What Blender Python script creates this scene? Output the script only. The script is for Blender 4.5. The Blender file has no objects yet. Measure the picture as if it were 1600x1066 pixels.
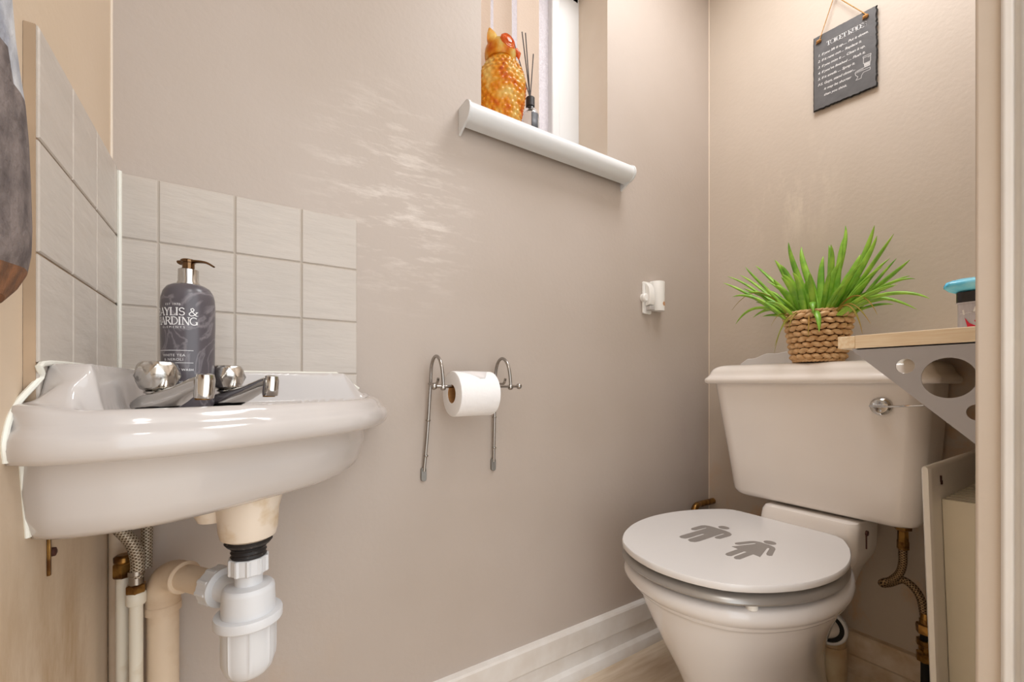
import bpy, bmesh, math, random
from mathutils import Vector, Matrix
PI = math.pi
random.seed(7)
sc = bpy.context.scene
COL = sc.collection

# ------------------------------------------------------------------ camera, sky, lights, exposure
CAM = Vector((0.167, -0.90, 0.80))
cd = bpy.data.cameras.new('camera'); co = bpy.data.objects.new('camera', cd); COL.objects.link(co)
cd.sensor_width = 36; cd.lens = 668 * 36 / 1600; cd.shift_y = 67 / 1600
cd.clip_start = 0.02
co.location = CAM; co.rotation_euler = (math.radians(90), 0, math.radians(-32.7))
sc.camera = co

w = bpy.data.worlds.new('world'); sc.world = w; w.use_nodes = True
bg = w.node_tree.nodes['Background']; bg.inputs[0].default_value = (0.93, 0.97, 1.0, 1); bg.inputs[1].default_value = 1.8

def area(name, loc, rot, size, power, col=(1, 1, 1), shape='DISK', sy=None, spread=180):
    l = bpy.data.lights.new(name, 'AREA'); l.shape = shape; l.size = size
    if sy: l.size_y = sy
    l.energy = power; l.color = col; l.spread = math.radians(spread)
    o = bpy.data.objects.new(name, l); COL.objects.link(o); o.location = loc; o.rotation_euler = rot
    return o
area('added_ceiling_light', (1.12, -0.46, 2.27), (0, 0, 0), 0.50, 6.3, (0.97, 0.98, 1.0), spread=170)  # added fill light, placed to brighten the toilet side
area('added_hall_light', (0.35, -1.2, 2.27), (0, 0, 0), 0.30, 2.0, (0.98, 0.985, 1.0))  # added fill light through the doorway, source unseen

sc.view_settings.view_transform = 'Standard'; sc.view_settings.look = 'None'
sc.view_settings.gamma = 1; sc.view_settings.use_curve_mapping = False
sc.view_settings.exposure = 0.46

# ------------------------------------------------------------------ materials
def lin(c):
    return tuple(((v / 255) / 12.92 if v <= 10 else (((v / 255) + 0.055) / 1.055) ** 2.4) for v in c)

def mat(name, c, rough=0.5, metal=0.0, vary=0.0, vscale=6.0, bump=0.0, bscale=60.0, c2=None, spec=0.5,
        stretch=(1, 1, 1), coat=0.0, sharp=(0.35, 0.65), detail=4.0):
    m = bpy.data.materials.new(name); m.use_nodes = True
    nt = m.node_tree; N = nt.nodes; L = nt.links; p = N['Principled BSDF']
    a = lin(c) + (1,)
    p.inputs['Base Color'].default_value = a
    p.inputs['Roughness'].default_value = rough; p.inputs['Metallic'].default_value = metal
    p.inputs['Specular IOR Level'].default_value = spec
    p.inputs['Coat Weight'].default_value = coat
    tc = N.new('ShaderNodeTexCoord'); mp = N.new('ShaderNodeMapping'); L.new(tc.outputs['Object'], mp.inputs[0])
    mp.inputs['Scale'].default_value = stretch
    if c2 is None and vary > 0:
        c2 = tuple(v * (1 - vary) for v in c)
    if c2 is not None:
        n = N.new('ShaderNodeTexNoise'); n.inputs['Scale'].default_value = vscale; n.inputs['Detail'].default_value = detail
        L.new(mp.outputs[0], n.inputs['Vector'])
        r = N.new('ShaderNodeValToRGB'); L.new(n.outputs['Fac'], r.inputs[0])
        r.color_ramp.elements[0].position = sharp[0]; r.color_ramp.elements[1].position = sharp[1]
        r.color_ramp.elements[0].color = lin(c2) + (1,); r.color_ramp.elements[1].color = a
        L.new(r.outputs[0], p.inputs['Base Color'])
        m['ramp'] = r.name
    if bump > 0:
        n = N.new('ShaderNodeTexNoise'); n.inputs['Scale'].default_value = bscale; n.inputs['Detail'].default_value = 5
        L.new(mp.outputs[0], n.inputs['Vector'])
        b = N.new('ShaderNodeBump'); b.inputs['Strength'].default_value = bump; b.inputs['Distance'].default_value = 0.002
        L.new(n.outputs['Fac'], b.inputs['Height']); L.new(b.outputs[0], p.inputs['Normal'])
    return m

def wall_mat(name, c, c2, scuffs_and_bounce):
    """painted plaster; scuffs = list of (centre, radii, colour, strength) of rubbed paint, tinted tones and painted warm bounce light"""
    m = mat(name, c, 0.55, c2=c2, vscale=2.2, bump=0.25, bscale=90, sharp=(0.3, 0.7))
    nt = m.node_tree; N = nt.nodes; L = nt.links; p = N['Principled BSDF']
    src = N[m['ramp']].outputs[0]
    geo = N.new('ShaderNodeNewGeometry')
    for (cen, rad, colr, amt, st) in scuffs_and_bounce:
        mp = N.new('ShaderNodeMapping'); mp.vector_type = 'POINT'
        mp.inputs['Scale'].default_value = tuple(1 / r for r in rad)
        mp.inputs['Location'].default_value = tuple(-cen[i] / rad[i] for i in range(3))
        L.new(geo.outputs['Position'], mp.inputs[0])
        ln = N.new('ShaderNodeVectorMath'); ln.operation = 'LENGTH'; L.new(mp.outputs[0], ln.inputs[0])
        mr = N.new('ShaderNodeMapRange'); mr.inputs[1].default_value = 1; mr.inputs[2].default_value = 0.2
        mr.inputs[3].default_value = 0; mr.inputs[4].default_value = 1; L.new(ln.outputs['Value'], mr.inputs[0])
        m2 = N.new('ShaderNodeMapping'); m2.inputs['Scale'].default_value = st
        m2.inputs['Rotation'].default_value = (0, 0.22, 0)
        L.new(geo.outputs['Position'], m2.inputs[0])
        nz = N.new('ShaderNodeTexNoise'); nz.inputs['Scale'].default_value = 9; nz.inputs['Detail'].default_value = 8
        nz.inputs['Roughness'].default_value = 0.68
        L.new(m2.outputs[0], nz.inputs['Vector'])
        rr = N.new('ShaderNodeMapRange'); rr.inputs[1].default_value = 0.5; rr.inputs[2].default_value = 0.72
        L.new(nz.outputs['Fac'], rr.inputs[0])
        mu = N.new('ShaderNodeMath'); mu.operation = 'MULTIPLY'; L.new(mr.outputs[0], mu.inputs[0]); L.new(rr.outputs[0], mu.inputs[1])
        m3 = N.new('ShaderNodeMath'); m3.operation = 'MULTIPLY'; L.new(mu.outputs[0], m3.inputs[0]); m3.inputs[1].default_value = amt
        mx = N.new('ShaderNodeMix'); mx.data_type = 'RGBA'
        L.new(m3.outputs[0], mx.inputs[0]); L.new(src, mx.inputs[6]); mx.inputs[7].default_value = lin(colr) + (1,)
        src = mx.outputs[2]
    L.new(src, p.inputs['Base Color'])
    return m

def braid_mat(name, c1, c2, su=10, sv=160):
    m = bpy.data.materials.new(name); m.use_nodes = True
    nt = m.node_tree; N = nt.nodes; L = nt.links; p = N['Principled BSDF']
    uv = N.new('ShaderNodeTexCoord'); sp = N.new('ShaderNodeSeparateXYZ'); L.new(uv.outputs['UV'], sp.inputs[0])
    outs = []
    for sg in (1, -1):
        a = N.new('ShaderNodeMath'); a.operation = 'MULTIPLY'; a.inputs[1].default_value = su * sg * 2 * PI; L.new(sp.outputs[0], a.inputs[0])
        b = N.new('ShaderNodeMath'); b.operation = 'MULTIPLY_ADD'; b.inputs[1].default_value = sv * 2 * PI; L.new(sp.outputs[1], b.inputs[0]); L.new(a.outputs[0], b.inputs[2])
        s = N.new('ShaderNodeMath'); s.operation = 'SINE'; L.new(b.outputs[0], s.inputs[0]); outs.append(s)
    mx = N.new('ShaderNodeMath'); mx.operation = 'MAXIMUM'; L.new(outs[0].outputs[0], mx.inputs[0]); L.new(outs[1].outputs[0], mx.inputs[1])
    r = N.new('ShaderNodeMapRange'); r.inputs[1].default_value = -0.2; r.inputs[2].default_value = 1; L.new(mx.outputs[0], r.inputs[0])
    c = N.new('ShaderNodeMix'); c.data_type = 'RGBA'; L.new(r.outputs[0], c.inputs[0])
    c.inputs[6].default_value = lin(c1) + (1,); c.inputs[7].default_value = lin(c2) + (1,)
    L.new(c.outputs[2], p.inputs['Base Color']); p.inputs['Metallic'].default_value = 0.65; p.inputs['Roughness'].default_value = 0.35
    bp = N.new('ShaderNodeBump'); bp.inputs['Strength'].default_value = 0.7; bp.inputs['Distance'].default_value = 0.001
    L.new(r.outputs[0], bp.inputs['Height']); L.new(bp.outputs[0], p.inputs['Normal'])
    return m

def glassy(name, c, rough=0.05, ior=1.45, trans=1.0, bump=0, bscale=50):
    m = mat(name, c, rough, bump=bump, bscale=bscale)
    p = m.node_tree.nodes['Principled BSDF']; p.inputs['Transmission Weight'].default_value = trans; p.inputs['IOR'].default_value = ior
    return m

def frosted(name):
    m = bpy.data.materials.new(name); m.use_nodes = True
    nt = m.node_tree; N = nt.nodes; L = nt.links; N.remove(N['Principled BSDF'])
    tr = N.new('ShaderNodeBsdfTransparent'); tl = N.new('ShaderNodeBsdfTranslucent'); df = N.new('ShaderNodeBsdfPrincipled')
    tr.inputs[0].default_value = (0.76, 0.71, 0.71, 1); tl.inputs[0].default_value = (0.66, 0.61, 0.61, 1)
    df.inputs['Base Color'].default_value = (0.8, 0.76, 0.74, 1); df.inputs['Roughness'].default_value = 0.15
    tc = N.new('ShaderNodeTexCoord'); n = N.new('ShaderNodeTexNoise'); n.inputs['Scale'].default_value = 90; n.inputs['Detail'].default_value = 3
    L.new(tc.outputs['Object'], n.inputs['Vector'])
    bp = N.new('ShaderNodeBump'); bp.inputs['Strength'].default_value = 0.9; bp.inputs['Distance'].default_value = 0.004
    L.new(n.outputs['Fac'], bp.inputs['Height']); L.new(bp.outputs[0], tl.inputs['Normal']); L.new(bp.outputs[0], df.inputs['Normal'])
    mr = N.new('ShaderNodeMapRange'); mr.inputs[1].default_value = 0.3; mr.inputs[2].default_value = 0.7
    mr.inputs[3].default_value = 0.6; mr.inputs[4].default_value = 0.9; L.new(n.outputs['Fac'], mr.inputs[0])
    m1 = N.new('ShaderNodeMixShader'); L.new(mr.outputs[0], m1.inputs[0]); L.new(tr.outputs[0], m1.inputs[1]); L.new(tl.outputs[0], m1.inputs[2])
    m2 = N.new('ShaderNodeMixShader'); m2.inputs[0].default_value = 0.12; L.new(m1.outputs[0], m2.inputs[1]); L.new(df.outputs[0], m2.inputs[2])
    L.new(m2.outputs[0], N['Material Output'].inputs[0])
    return m

M = {}
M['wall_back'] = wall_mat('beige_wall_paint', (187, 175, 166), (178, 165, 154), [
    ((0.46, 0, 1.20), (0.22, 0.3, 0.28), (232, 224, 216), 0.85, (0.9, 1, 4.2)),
    ((1.52, 0, 0.62), (0.14, 0.3, 0.26), (176, 158, 152), 0.8, (1, 1, 0.6)),  # greyer patch near the right corner
    ((0.10, 0, 0.30), (0.26, 0.3, 0.45), (188, 160, 130), 0.7, (1, 1, 0.5))])  # browner patch low under the basin
M['wall_right'] = wall_mat('beige_wall_paint_right', (202, 189, 176), (194, 180, 165), [
    ((1.576, -0.40, 0.30), (0.3, 0.55, 0.55), (206, 164, 116), 1.3, (1, 1, 0.6)),  # orange bounce light of the toilet recess, put into the wall colour
    ((1.576, -0.66, 0.72), (0.3, 0.14, 0.22), (206, 160, 106), 1.6, (1, 0.6, 0.6)),  # orange-brown tint beside the cistern
    ((1.576, -0.26, 1.36), (0.3, 0.16, 0.22), (240, 228, 208), 0.5, (1, 2, 0.6))])  # paler patch beside the plant
M['wall_left'] = wall_mat('beige_wall_paint_left', (214, 194, 172), (204, 183, 158), [
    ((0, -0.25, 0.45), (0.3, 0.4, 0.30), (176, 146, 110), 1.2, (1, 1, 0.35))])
M['ceiling'] = mat('ceiling_white', (238, 236, 230), 0.8)
M['wood_floor'] = mat('floor_vinyl_wood', (226, 210, 190), 0.4, c2=(204, 182, 154), vscale=5, stretch=(1.6, 14, 1), bump=0.1, sharp=(0.3, 0.7), detail=8)
M['gloss'] = mat('white_gloss_paint', (238, 236, 234), 0.3, vary=0.03, vscale=8, bump=0.08, bscale=40)
M['skirt'] = mat('skirting_paint', (230, 226, 222), 0.35, c2=(220, 213, 206), vscale=14, bump=0.15, bscale=60)
M['skirt_r'] = mat('skirting_paint_worn', (226, 210, 192), 0.5, c2=(200, 174, 142), vscale=18, bump=0.2, bscale=70)
M['tile'] = mat('riven_tile', (194, 184, 174), 0.28, vary=0.03, vscale=10, bump=0.9, bscale=26, stretch=(0.7, 0.7, 3.2))
M['grout'] = mat('tile_grout', (188, 177, 165), 0.8)
M['tile_edge'] = mat('tile_edge', (186, 160, 132), 0.7, vary=0.15)
M['ceramic'] = mat('white_ceramic', (226, 222, 221), 0.12, vary=0.015, vscale=3, coat=0.3)
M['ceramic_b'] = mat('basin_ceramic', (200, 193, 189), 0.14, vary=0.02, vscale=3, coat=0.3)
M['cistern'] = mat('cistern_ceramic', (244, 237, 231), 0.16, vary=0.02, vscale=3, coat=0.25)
M['boss'] = mat('stained_ceramic', (222, 208, 192), 0.35, c2=(196, 168, 128), vscale=26, sharp=(0.3, 0.48))
M['silicone'] = mat('silicone_sealant', (232, 230, 220), 0.4, bump=0.4, bscale=60)
M['seat_white'] = mat('white_seat_lacquer', (226, 223, 222), 0.22, vary=0.01)
M['silver'] = mat('silver_seat', (168, 164, 160), 0.3, metal=0.55)
M['symbol'] = mat('grey_symbol', (142, 136, 132), 0.4)
M['chrome'] = mat('chrome', (205, 203, 200), 0.09, metal=1.0)
M['chrome_old'] = mat('limescaled_chrome', (200, 196, 190), 0.16, metal=1.0, c2=(150, 145, 140), vscale=120, sharp=(0.32, 0.42))
M['steel'] = mat('dull_steel', (165, 160, 155), 0.22, metal=1.0)
M['steel_foot'] = mat('grey_metal_foot', (140, 138, 134), 0.45, metal=0.6)
M['brass'] = mat('brass', (176, 134, 70), 0.3, metal=0.85, c2=(96, 62, 30), vscale=60)
M['black_thread'] = mat('black_thread', (34, 30, 30), 0.5, c2=(120, 110, 104), vscale=140, stretch=(1, 1, 3), sharp=(0.28, 0.36))
M['pvc'] = mat('white_pvc', (212, 212, 214), 0.35)
M['pipe_paint'] = mat('painted_pipe', (216, 196, 172), 0.5, c2=(192, 164, 134), vscale=14, bump=0.15, sharp=(0.25, 0.5))
M['pipe_cream'] = mat('cream_painted_pipe', (222, 214, 198), 0.4, c2=(196, 176, 146), vscale=20, sharp=(0.25, 0.45))
M['soil'] = mat('cream_soil_pipe', (214, 204, 176), 0.45, c2=(188, 160, 124), vscale=12)
M['rubber_dark'] = mat('dark_gap_rubber', (14, 12, 12), 0.8)
M['braid'] = braid_mat('braided_hose', (96, 80, 62), (196, 184, 166), 8, 210)
M['braid_dark'] = braid_mat('braided_hose_aged', (66, 44, 28), (170, 144, 110), 6, 170)
M['rad'] = mat('cream_radiator', (240, 232, 210), 0.32, vary=0.04, vscale=5)
M['rad_w'] = mat('white_radiator', (242, 238, 230), 0.3, vary=0.03, vscale=5)
M['rust_hole_dark'] = mat('rust_and_hole_spot', (70, 34, 24), 0.8)
M['bracket'] = mat('grey_bracket', (178, 177, 181), 0.42, metal=0.35)
M['wood'] = mat('light_wood', (250, 235, 208), 0.45, c2=(238, 214, 180), vscale=12, stretch=(14, 2.0, 30), sharp=(0.3, 0.7))
M['endgrain'] = mat('end_grain', (250, 234, 206), 0.5, c2=(238, 212, 174), vscale=22, stretch=(1, 10, 10))
M['slate'] = mat('slate', (94, 92, 93), 0.6, vary=0.12, vscale=30, bump=0.6, bscale=40)
M['slate_edge'] = mat('slate_edge', (40, 38, 38), 0.8, bump=1, bscale=120, vary=0.4, vscale=100)
M['ink'] = mat('white_print', (232, 230, 230), 0.6)
M['twine'] = mat('jute_twine', (206, 158, 96), 0.9, vary=0.2, vscale=200)
M['cord'] = mat('jute_knot', (206, 150, 88), 0.9, vary=0.25, vscale=150, bump=0.6, bscale=200)
M['leaf'] = mat('aloe_leaf', (160, 206, 72), 0.38, c2=(112, 170, 52), vscale=30, sharp=(0.35, 0.6))
M['leaf'].node_tree.nodes['Principled BSDF'].inputs['Subsurface Weight'].default_value = 0.0
M['leaf_dry'] = mat('dry_leaf', (172, 128, 52), 0.6, c2=(140, 150, 50), vscale=12)
M['soil_earth'] = mat('potting_soil', (60, 42, 30), 0.95, bump=1, bscale=80)
M['weave'] = mat('seagrass_weave', (238, 202, 156), 0.65, c2=(208, 164, 114), vscale=70, bump=0.5, bscale=180, stretch=(1, 1, 2))
M['weave_in'] = mat('basket_inner', (100, 66, 36), 0.9)
M['amber'] = glassy('amber_glass', (244, 150, 40), 0.14, 1.3, 0.55, bump=0.5, bscale=60)
def _blind():
    m = M['blind']; nt = m.node_tree; N = nt.nodes; L = nt.links; p = N['Principled BSDF']
    t = N.new('ShaderNodeBsdfTranslucent'); t.inputs[0].default_value = (0.86, 0.77, 0.68, 1)
    x = N.new('ShaderNodeMixShader'); x.inputs[0].default_value = 0.45
    L.new(p.outputs[0], x.inputs[1]); L.new(t.outputs[0], x.inputs[2]); L.new(x.outputs[0], N['Material Output'].inputs[0])
def _amber():
    m = M['amber']; nt = m.node_tree; N = nt.nodes; L = nt.links; p = N['Principled BSDF']
    tc = N.new('ShaderNodeTexCoord'); n = N.new('ShaderNodeTexNoise'); n.inputs['Scale'].default_value = 26; n.inputs['Detail'].default_value = 4
    L.new(tc.outputs['Object'], n.inputs['Vector']); r = N.new('ShaderNodeValToRGB'); L.new(n.outputs['Fac'], r.inputs[0])
    e = r.color_ramp.elements; e[0].position = 0.36; e[0].color = lin((224, 104, 30)) + (1,); e[1].position = 0.66; e[1].color = lin((255, 232, 140)) + (1,)
    k = r.color_ramp.elements.new(0.5); k.color = lin((250, 176, 50)) + (1,)
    L.new(r.outputs[0], p.inputs['Base Color'])
_amber()
M['clear'] = glassy('clear_glass', (245, 247, 250), 0.02, 1.3, 1.0)
M['black'] = mat('black_plastic', (46, 44, 46), 0.4)
M['label_dark'] = mat('charcoal_label', (72, 74, 80), 0.5)
M['reed'] = mat('dark_reed', (84, 80, 80), 0.8)
M['upvc'] = mat('upvc_frame', (222, 222, 222), 0.35)
M['frost'] = frosted('frosted_glass')
M['blind'] = mat('blind_fabric', (232, 218, 204), 0.8, vary=0.02, bump=0.4, bscale=200)
_blind()
M['reveal'] = mat('reveal_paint', (226, 212, 196), 0.6, c2=(214, 198, 180), vscale=3, bump=0.15)
M['sill'] = mat('sill_white', (222, 224, 226), 0.35)
M['paper'] = mat('toilet_paper', (240, 238, 238), 0.9, bump=0.35, bscale=160)
M['paper_fold'] = mat('toilet_paper_fold', (224, 219, 218), 0.9, bump=0.35, bscale=160)
M['core'] = mat('cardboard_core', (190, 138, 82), 0.85, vary=0.15, vscale=60)
M['plastic'] = mat('white_plastic', (236, 234, 230), 0.35)
M['copper_dot'] = mat('tan_dot', (196, 148, 110), 0.5)
M['grey_plastic'] = mat('grey_metal_plate', (198, 194, 192), 0.35, metal=0.3)
M['towel'] = mat('grey_towel', (128, 116, 112), 0.95, c2=(88, 78, 76), vscale=45, bump=1.0, bscale=160, stretch=(1, 1, 1))
M['towel_pale'] = mat('towel_pale_pattern', (206, 206, 208), 0.95, c2=(150, 152, 162), vscale=28, bump=0.8, bscale=160)
M['towel_brown'] = mat('towel_brown_hem', (138, 92, 58), 0.95, vary=0.3, vscale=60, bump=0.8, bscale=160)
M['tin'] = mat('tin_grey_print', (190, 186, 194), 0.35, vary=0.06, vscale=30, stretch=(1, 10, 1))
M['tin_lid'] = mat('black_tin_lid', (30, 26, 28), 0.15, vary=0.1)
M['red'] = mat('red_print', (206, 30, 60), 0.5, c2=(240, 180, 190), vscale=160, sharp=(0.25, 0.35))
M['blue'] = mat('blue_wrap', (70, 196, 240), 0.15, c2=(150, 228, 250), vscale=26, bump=0.8, bscale=30, stretch=(1, 1, 3))
M['rag'] = mat('dark_red_cloth', (58, 20, 22), 0.95, vary=0.5, vscale=80)
M['added_lamp_glass'] = bpy.data.materials.new('added_lamp_glow'); M['added_lamp_glass'].use_nodes = True
_p = M['added_lamp_glass'].node_tree.nodes['Principled BSDF']; _p.inputs['Emission Color'].default_value = (1, 0.93, 0.83, 1); _p.inputs['Emission Strength'].default_value = 3

def marble():
    m = mat('grey_marble_bottle', (92, 86, 90), 0.28)
    nt = m.node_tree; N = nt.nodes; L = nt.links; p = N['Principled BSDF']
    tc = N.new('ShaderNodeTexCoord'); n = N.new('ShaderNodeTexNoise'); n.inputs['Scale'].default_value = 16; n.inputs['Detail'].default_value = 6; n.inputs['Distortion'].default_value = 1.3
    L.new(tc.outputs['Object'], n.inputs['Vector'])
    a = N.new('ShaderNodeMath'); a.operation = 'SUBTRACT'; a.inputs[1].default_value = 0.5; L.new(n.outputs['Fac'], a.inputs[0])
    b = N.new('ShaderNodeMath'); b.operation = 'ABSOLUTE'; L.new(a.outputs[0], b.inputs[0])
    r = N.new('ShaderNodeValToRGB'); L.new(b.outputs[0], r.inputs[0]); e = r.color_ramp.elements
    e[0].position = 0; e[0].color = lin((122, 116, 120)) + (1,); e[1].position = 0.03; e[1].color = lin((86, 80, 85)) + (1,)
    L.new(r.outputs[0], p.inputs['Base Color']); return m
M['marble'] = marble()

# ------------------------------------------------------------------ mesh helpers (geo = (verts, faces[, matidx]))
ORG = {}
def join(*gs):
    V = []; F = []; I = []
    for g in gs:
        k = len(V); V += list(g[0]); F += [tuple(i + k for i in f) for f in g[1]]
        I += list(g[2]) if len(g) > 2 else [0] * len(g[1])
    return V, F, I
def setm(g, i): return (g[0], g[1], [i] * len(g[1]))
def xf(g, mtx):
    return ([tuple(mtx @ Vector(v)) for v in g[0]],) + tuple(g[1:])
def tr(g, d): return ([(v[0] + d[0], v[1] + d[1], v[2] + d[2]) for v in g[0]],) + tuple(g[1:])
def box(x0, x1, y0, y1, z0, z1):
    v = [(x, y, z) for z in (z0, z1) for y in (y0, y1) for x in (x0, x1)]
    return v, [(0, 2, 3, 1), (4, 5, 7, 6), (0, 1, 5, 4), (2, 6, 7, 3), (0, 4, 6, 2), (1, 3, 7, 5)]
def loft(rings, c0=True, c1=True, closed=True):
    n = len(rings[0]); V = [p for r in rings for p in r]; F = []
    for k in range(len(rings) - 1):
        for i in range(n if closed else n - 1):
            j = (i + 1) % n
            F.append((k * n + i, k * n + j, (k + 1) * n + j, (k + 1) * n + i))
    if c0: F.append(tuple(range(n - 1, -1, -1)))
    if c1: F.append(tuple((len(rings) - 1) * n + i for i in range(n)))
    return V, F
def frame_for(d):
    d = Vector(d).normalized(); u = Vector((0, 0, 1)) if abs(d.z) < 0.9 else Vector((1, 0, 0))
    a = d.cross(u).normalized(); b = a.cross(d).normalized(); return a, b, d
def lathe(c, prof, axis=(0, 0, 1), n=40, c0=True, c1=True, sx=1, sy=1):
    a, b, d = frame_for(axis); c = Vector(c)
    R = [[tuple(c + d * h + a * (r * sx * math.cos(2 * PI * i / n)) + b * (r * sy * math.sin(2 * PI * i / n))) for i in range(n)] for r, h in prof]
    return loft(R, c0, c1)
def smooth_path(P, k=8):
    P = [Vector(p) for p in P]; out = []
    for i in range(len(P) - 1):
        p0 = P[max(i - 1, 0)]; p1 = P[i]; p2 = P[i + 1]; p3 = P[min(i + 2, len(P) - 1)]
        for s in range(k):
            t = s / k
            out.append(0.5 * ((2 * p1) + (p2 - p0) * t + (2 * p0 - 5 * p1 + 4 * p2 - p3) * t * t + (3 * p1 - p0 - 3 * p2 + p3) * t ** 3))
    out.append(P[-1]); return out
def tube(P, r, n=14, caps=True, squash=1.0):
    P = [Vector(p) for p in P]; m = len(P); rr = r if isinstance(r, (list, tuple)) else [r] * m
    a, b, d = frame_for(P[1] - P[0]); rings = []
    for i, p in enumerate(P):
        t = (P[min(i + 1, m - 1)] - P[max(i - 1, 0)]).normalized()
        a = (a - t * a.dot(t)).normalized(); b = t.cross(a)
        rings.append([tuple(p + a * (rr[i] * math.cos(2 * PI * k / n)) + b * (rr[i] * squash * math.sin(2 * PI * k / n))) for k in range(n)])
    return loft(rings, caps, caps)
def tube_uv_len(P):
    s = [0]
    for i in range(1, len(P)): s.append(s[-1] + (Vector(P[i]) - Vector(P[i - 1])).length)
    return s
def sphere(c, r, n=20, sx=1, sy=1, sz=1):
    pr = []
    for i in range(n // 2 + 1):
        th = -PI / 2 + PI * i / (n // 2); pr.append((max(math.cos(th), 1e-4), math.sin(th)))
    R = [[(c[0] + r * sx * q * math.cos(2 * PI * k / n), c[1] + r * sy * q * math.sin(2 * PI * k / n), c[2] + r * sz * h) for k in range(n)] for q, h in pr]
    return loft(R)
def prism(poly, z0, z1, plane='xy'):
    """poly 2D extruded; plane 'xy' -> z range, 'yz' -> x range, 'xz' -> y range"""
    def P(a, b, c): return {'xy': (a, b, c), 'yz': (c, a, b), 'xz': (a, c, b)}[plane]
    n = len(poly); return loft([[P(a, b, z0) for a, b in poly], [P(a, b, z1) for a, b in poly]])
def rrect(x0, x1, y0, y1, r, n=6):
    out = []
    for cx, cy, a0 in ((x1 - r, y1 - r, 0), (x0 + r, y1 - r, 90), (x0 + r, y0 + r, 180), (x1 - r, y0 + r, 270)):
        for i in range(n + 1):
            a = math.radians(a0 + 90 * i / n); out.append((cx + r * math.cos(a), cy + r * math.sin(a)))
    return out

def obj(name, g, mats, parent=None, smooth=35, bevel=0, bseg=3, origin=None, uv=None, solid=0, sub=0):
    if not isinstance(mats, (list, tuple)): mats = [mats]
    V, F = g[0], g[1]
    if parent is not None: o0 = Vector(ORG[parent.name])
    elif origin is not None: o0 = Vector(origin)
    else:
        xs = [v[0] for v in V]; ys = [v[1] for v in V]; zs = [v[2] for v in V]
        o0 = Vector(((min(xs) + max(xs)) / 2, (min(ys) + max(ys)) / 2, min(zs)))
    me = bpy.data.meshes.new(name)
    me.from_pydata([tuple(Vector(v) - o0) for v in V], [], [tuple(f) for f in F])
    for m in mats: me.materials.append(M[m])
    if len(g) > 2:
        for p, i in zip(me.polygons, g[2]): p.material_index = i
    if uv:
        lay = me.uv_layers.new(name='uv')
        for p in me.polygons:
            us = [uv[me.loops[li].vertex_index] for li in p.loop_indices]
            mx = max(u[0] for u in us)
            for li, u in zip(p.loop_indices, us):
                uu = u[0] + (1 if mx - u[0] > 0.5 else 0); lay.data[li].uv = (uu, u[1])
    bm = bmesh.new(); bm.from_mesh(me)
    bmesh.ops.recalc_face_normals(bm, faces=bm.faces[:])
    bm.to_mesh(me); bm.free()
    if smooth:
        me.shade_smooth(); me.set_sharp_from_angle(angle=math.radians(smooth))
    o = bpy.data.objects.new(name, me); COL.objects.link(o)
    if parent is not None: o.parent = parent
    else: o.location = o0
    ORG[o.name] = tuple(o0)
    if bevel:
        b = o.modifiers.new('bevel', 'BEVEL'); b.width = bevel; b.segments = bseg; b.limit_method = 'ANGLE'; b.angle_limit = math.radians(35)
        b.harden_normals = False
    if sub:
        s = o.modifiers.new('sub', 'SUBSURF'); s.levels = sub; s.render_levels = sub
    return o
def child_of(parent):
    pass
def thing(name, label, cat, loc, group=None):
    o = bpy.data.objects.new(name, None); COL.objects.link(o); o.location = loc; o.empty_display_size = 0.05
    o['label'] = label; o['category'] = cat
    if group: o['group'] = group
    ORG[o.name] = tuple(loc); return o
# children of a mesh thing: parent matrix has only a translation; parts of an Empty share its origin
def tag(o, label, cat, group=None):
    o['label'] = label; o['category'] = cat
    if group: o['group'] = group
    return o
def struct(name, g, mats, **k):
    o = obj(name, g, mats, **k); o['kind'] = 'structure'; return o

def hose(name, P, r, m, parent, k=10, n=18):
    Q = smooth_path(P, k); g = tube(Q, r, n); L = tube_uv_len(Q); uv = []
    for i in range(len(Q)):
        for j in range(n): uv.append((j / n, L[i]))
    return obj(name, g, m, parent, uv=uv)

def text2d(body, size, shear=0.0, offset=0.0, spacing=1.0, align='LEFT'):
    c = bpy.data.curves.new('t', 'FONT'); c.body = body; c.size = size; c.shear = shear; c.offset = offset; c.space_character = spacing
    c.align_x = align; c.resolution_u = 3
    o = bpy.data.objects.new('t', c); COL.objects.link(o)
    dg = bpy.context.evaluated_depsgraph_get(); me = o.evaluated_get(dg).to_mesh()
    V = [tuple(v.co) for v in me.vertices]; F = [tuple(p.vertices) for p in me.polygons]
    o.evaluated_get(dg).to_mesh_clear(); bpy.data.objects.remove(o); bpy.data.curves.remove(c)
    return V, F
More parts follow.
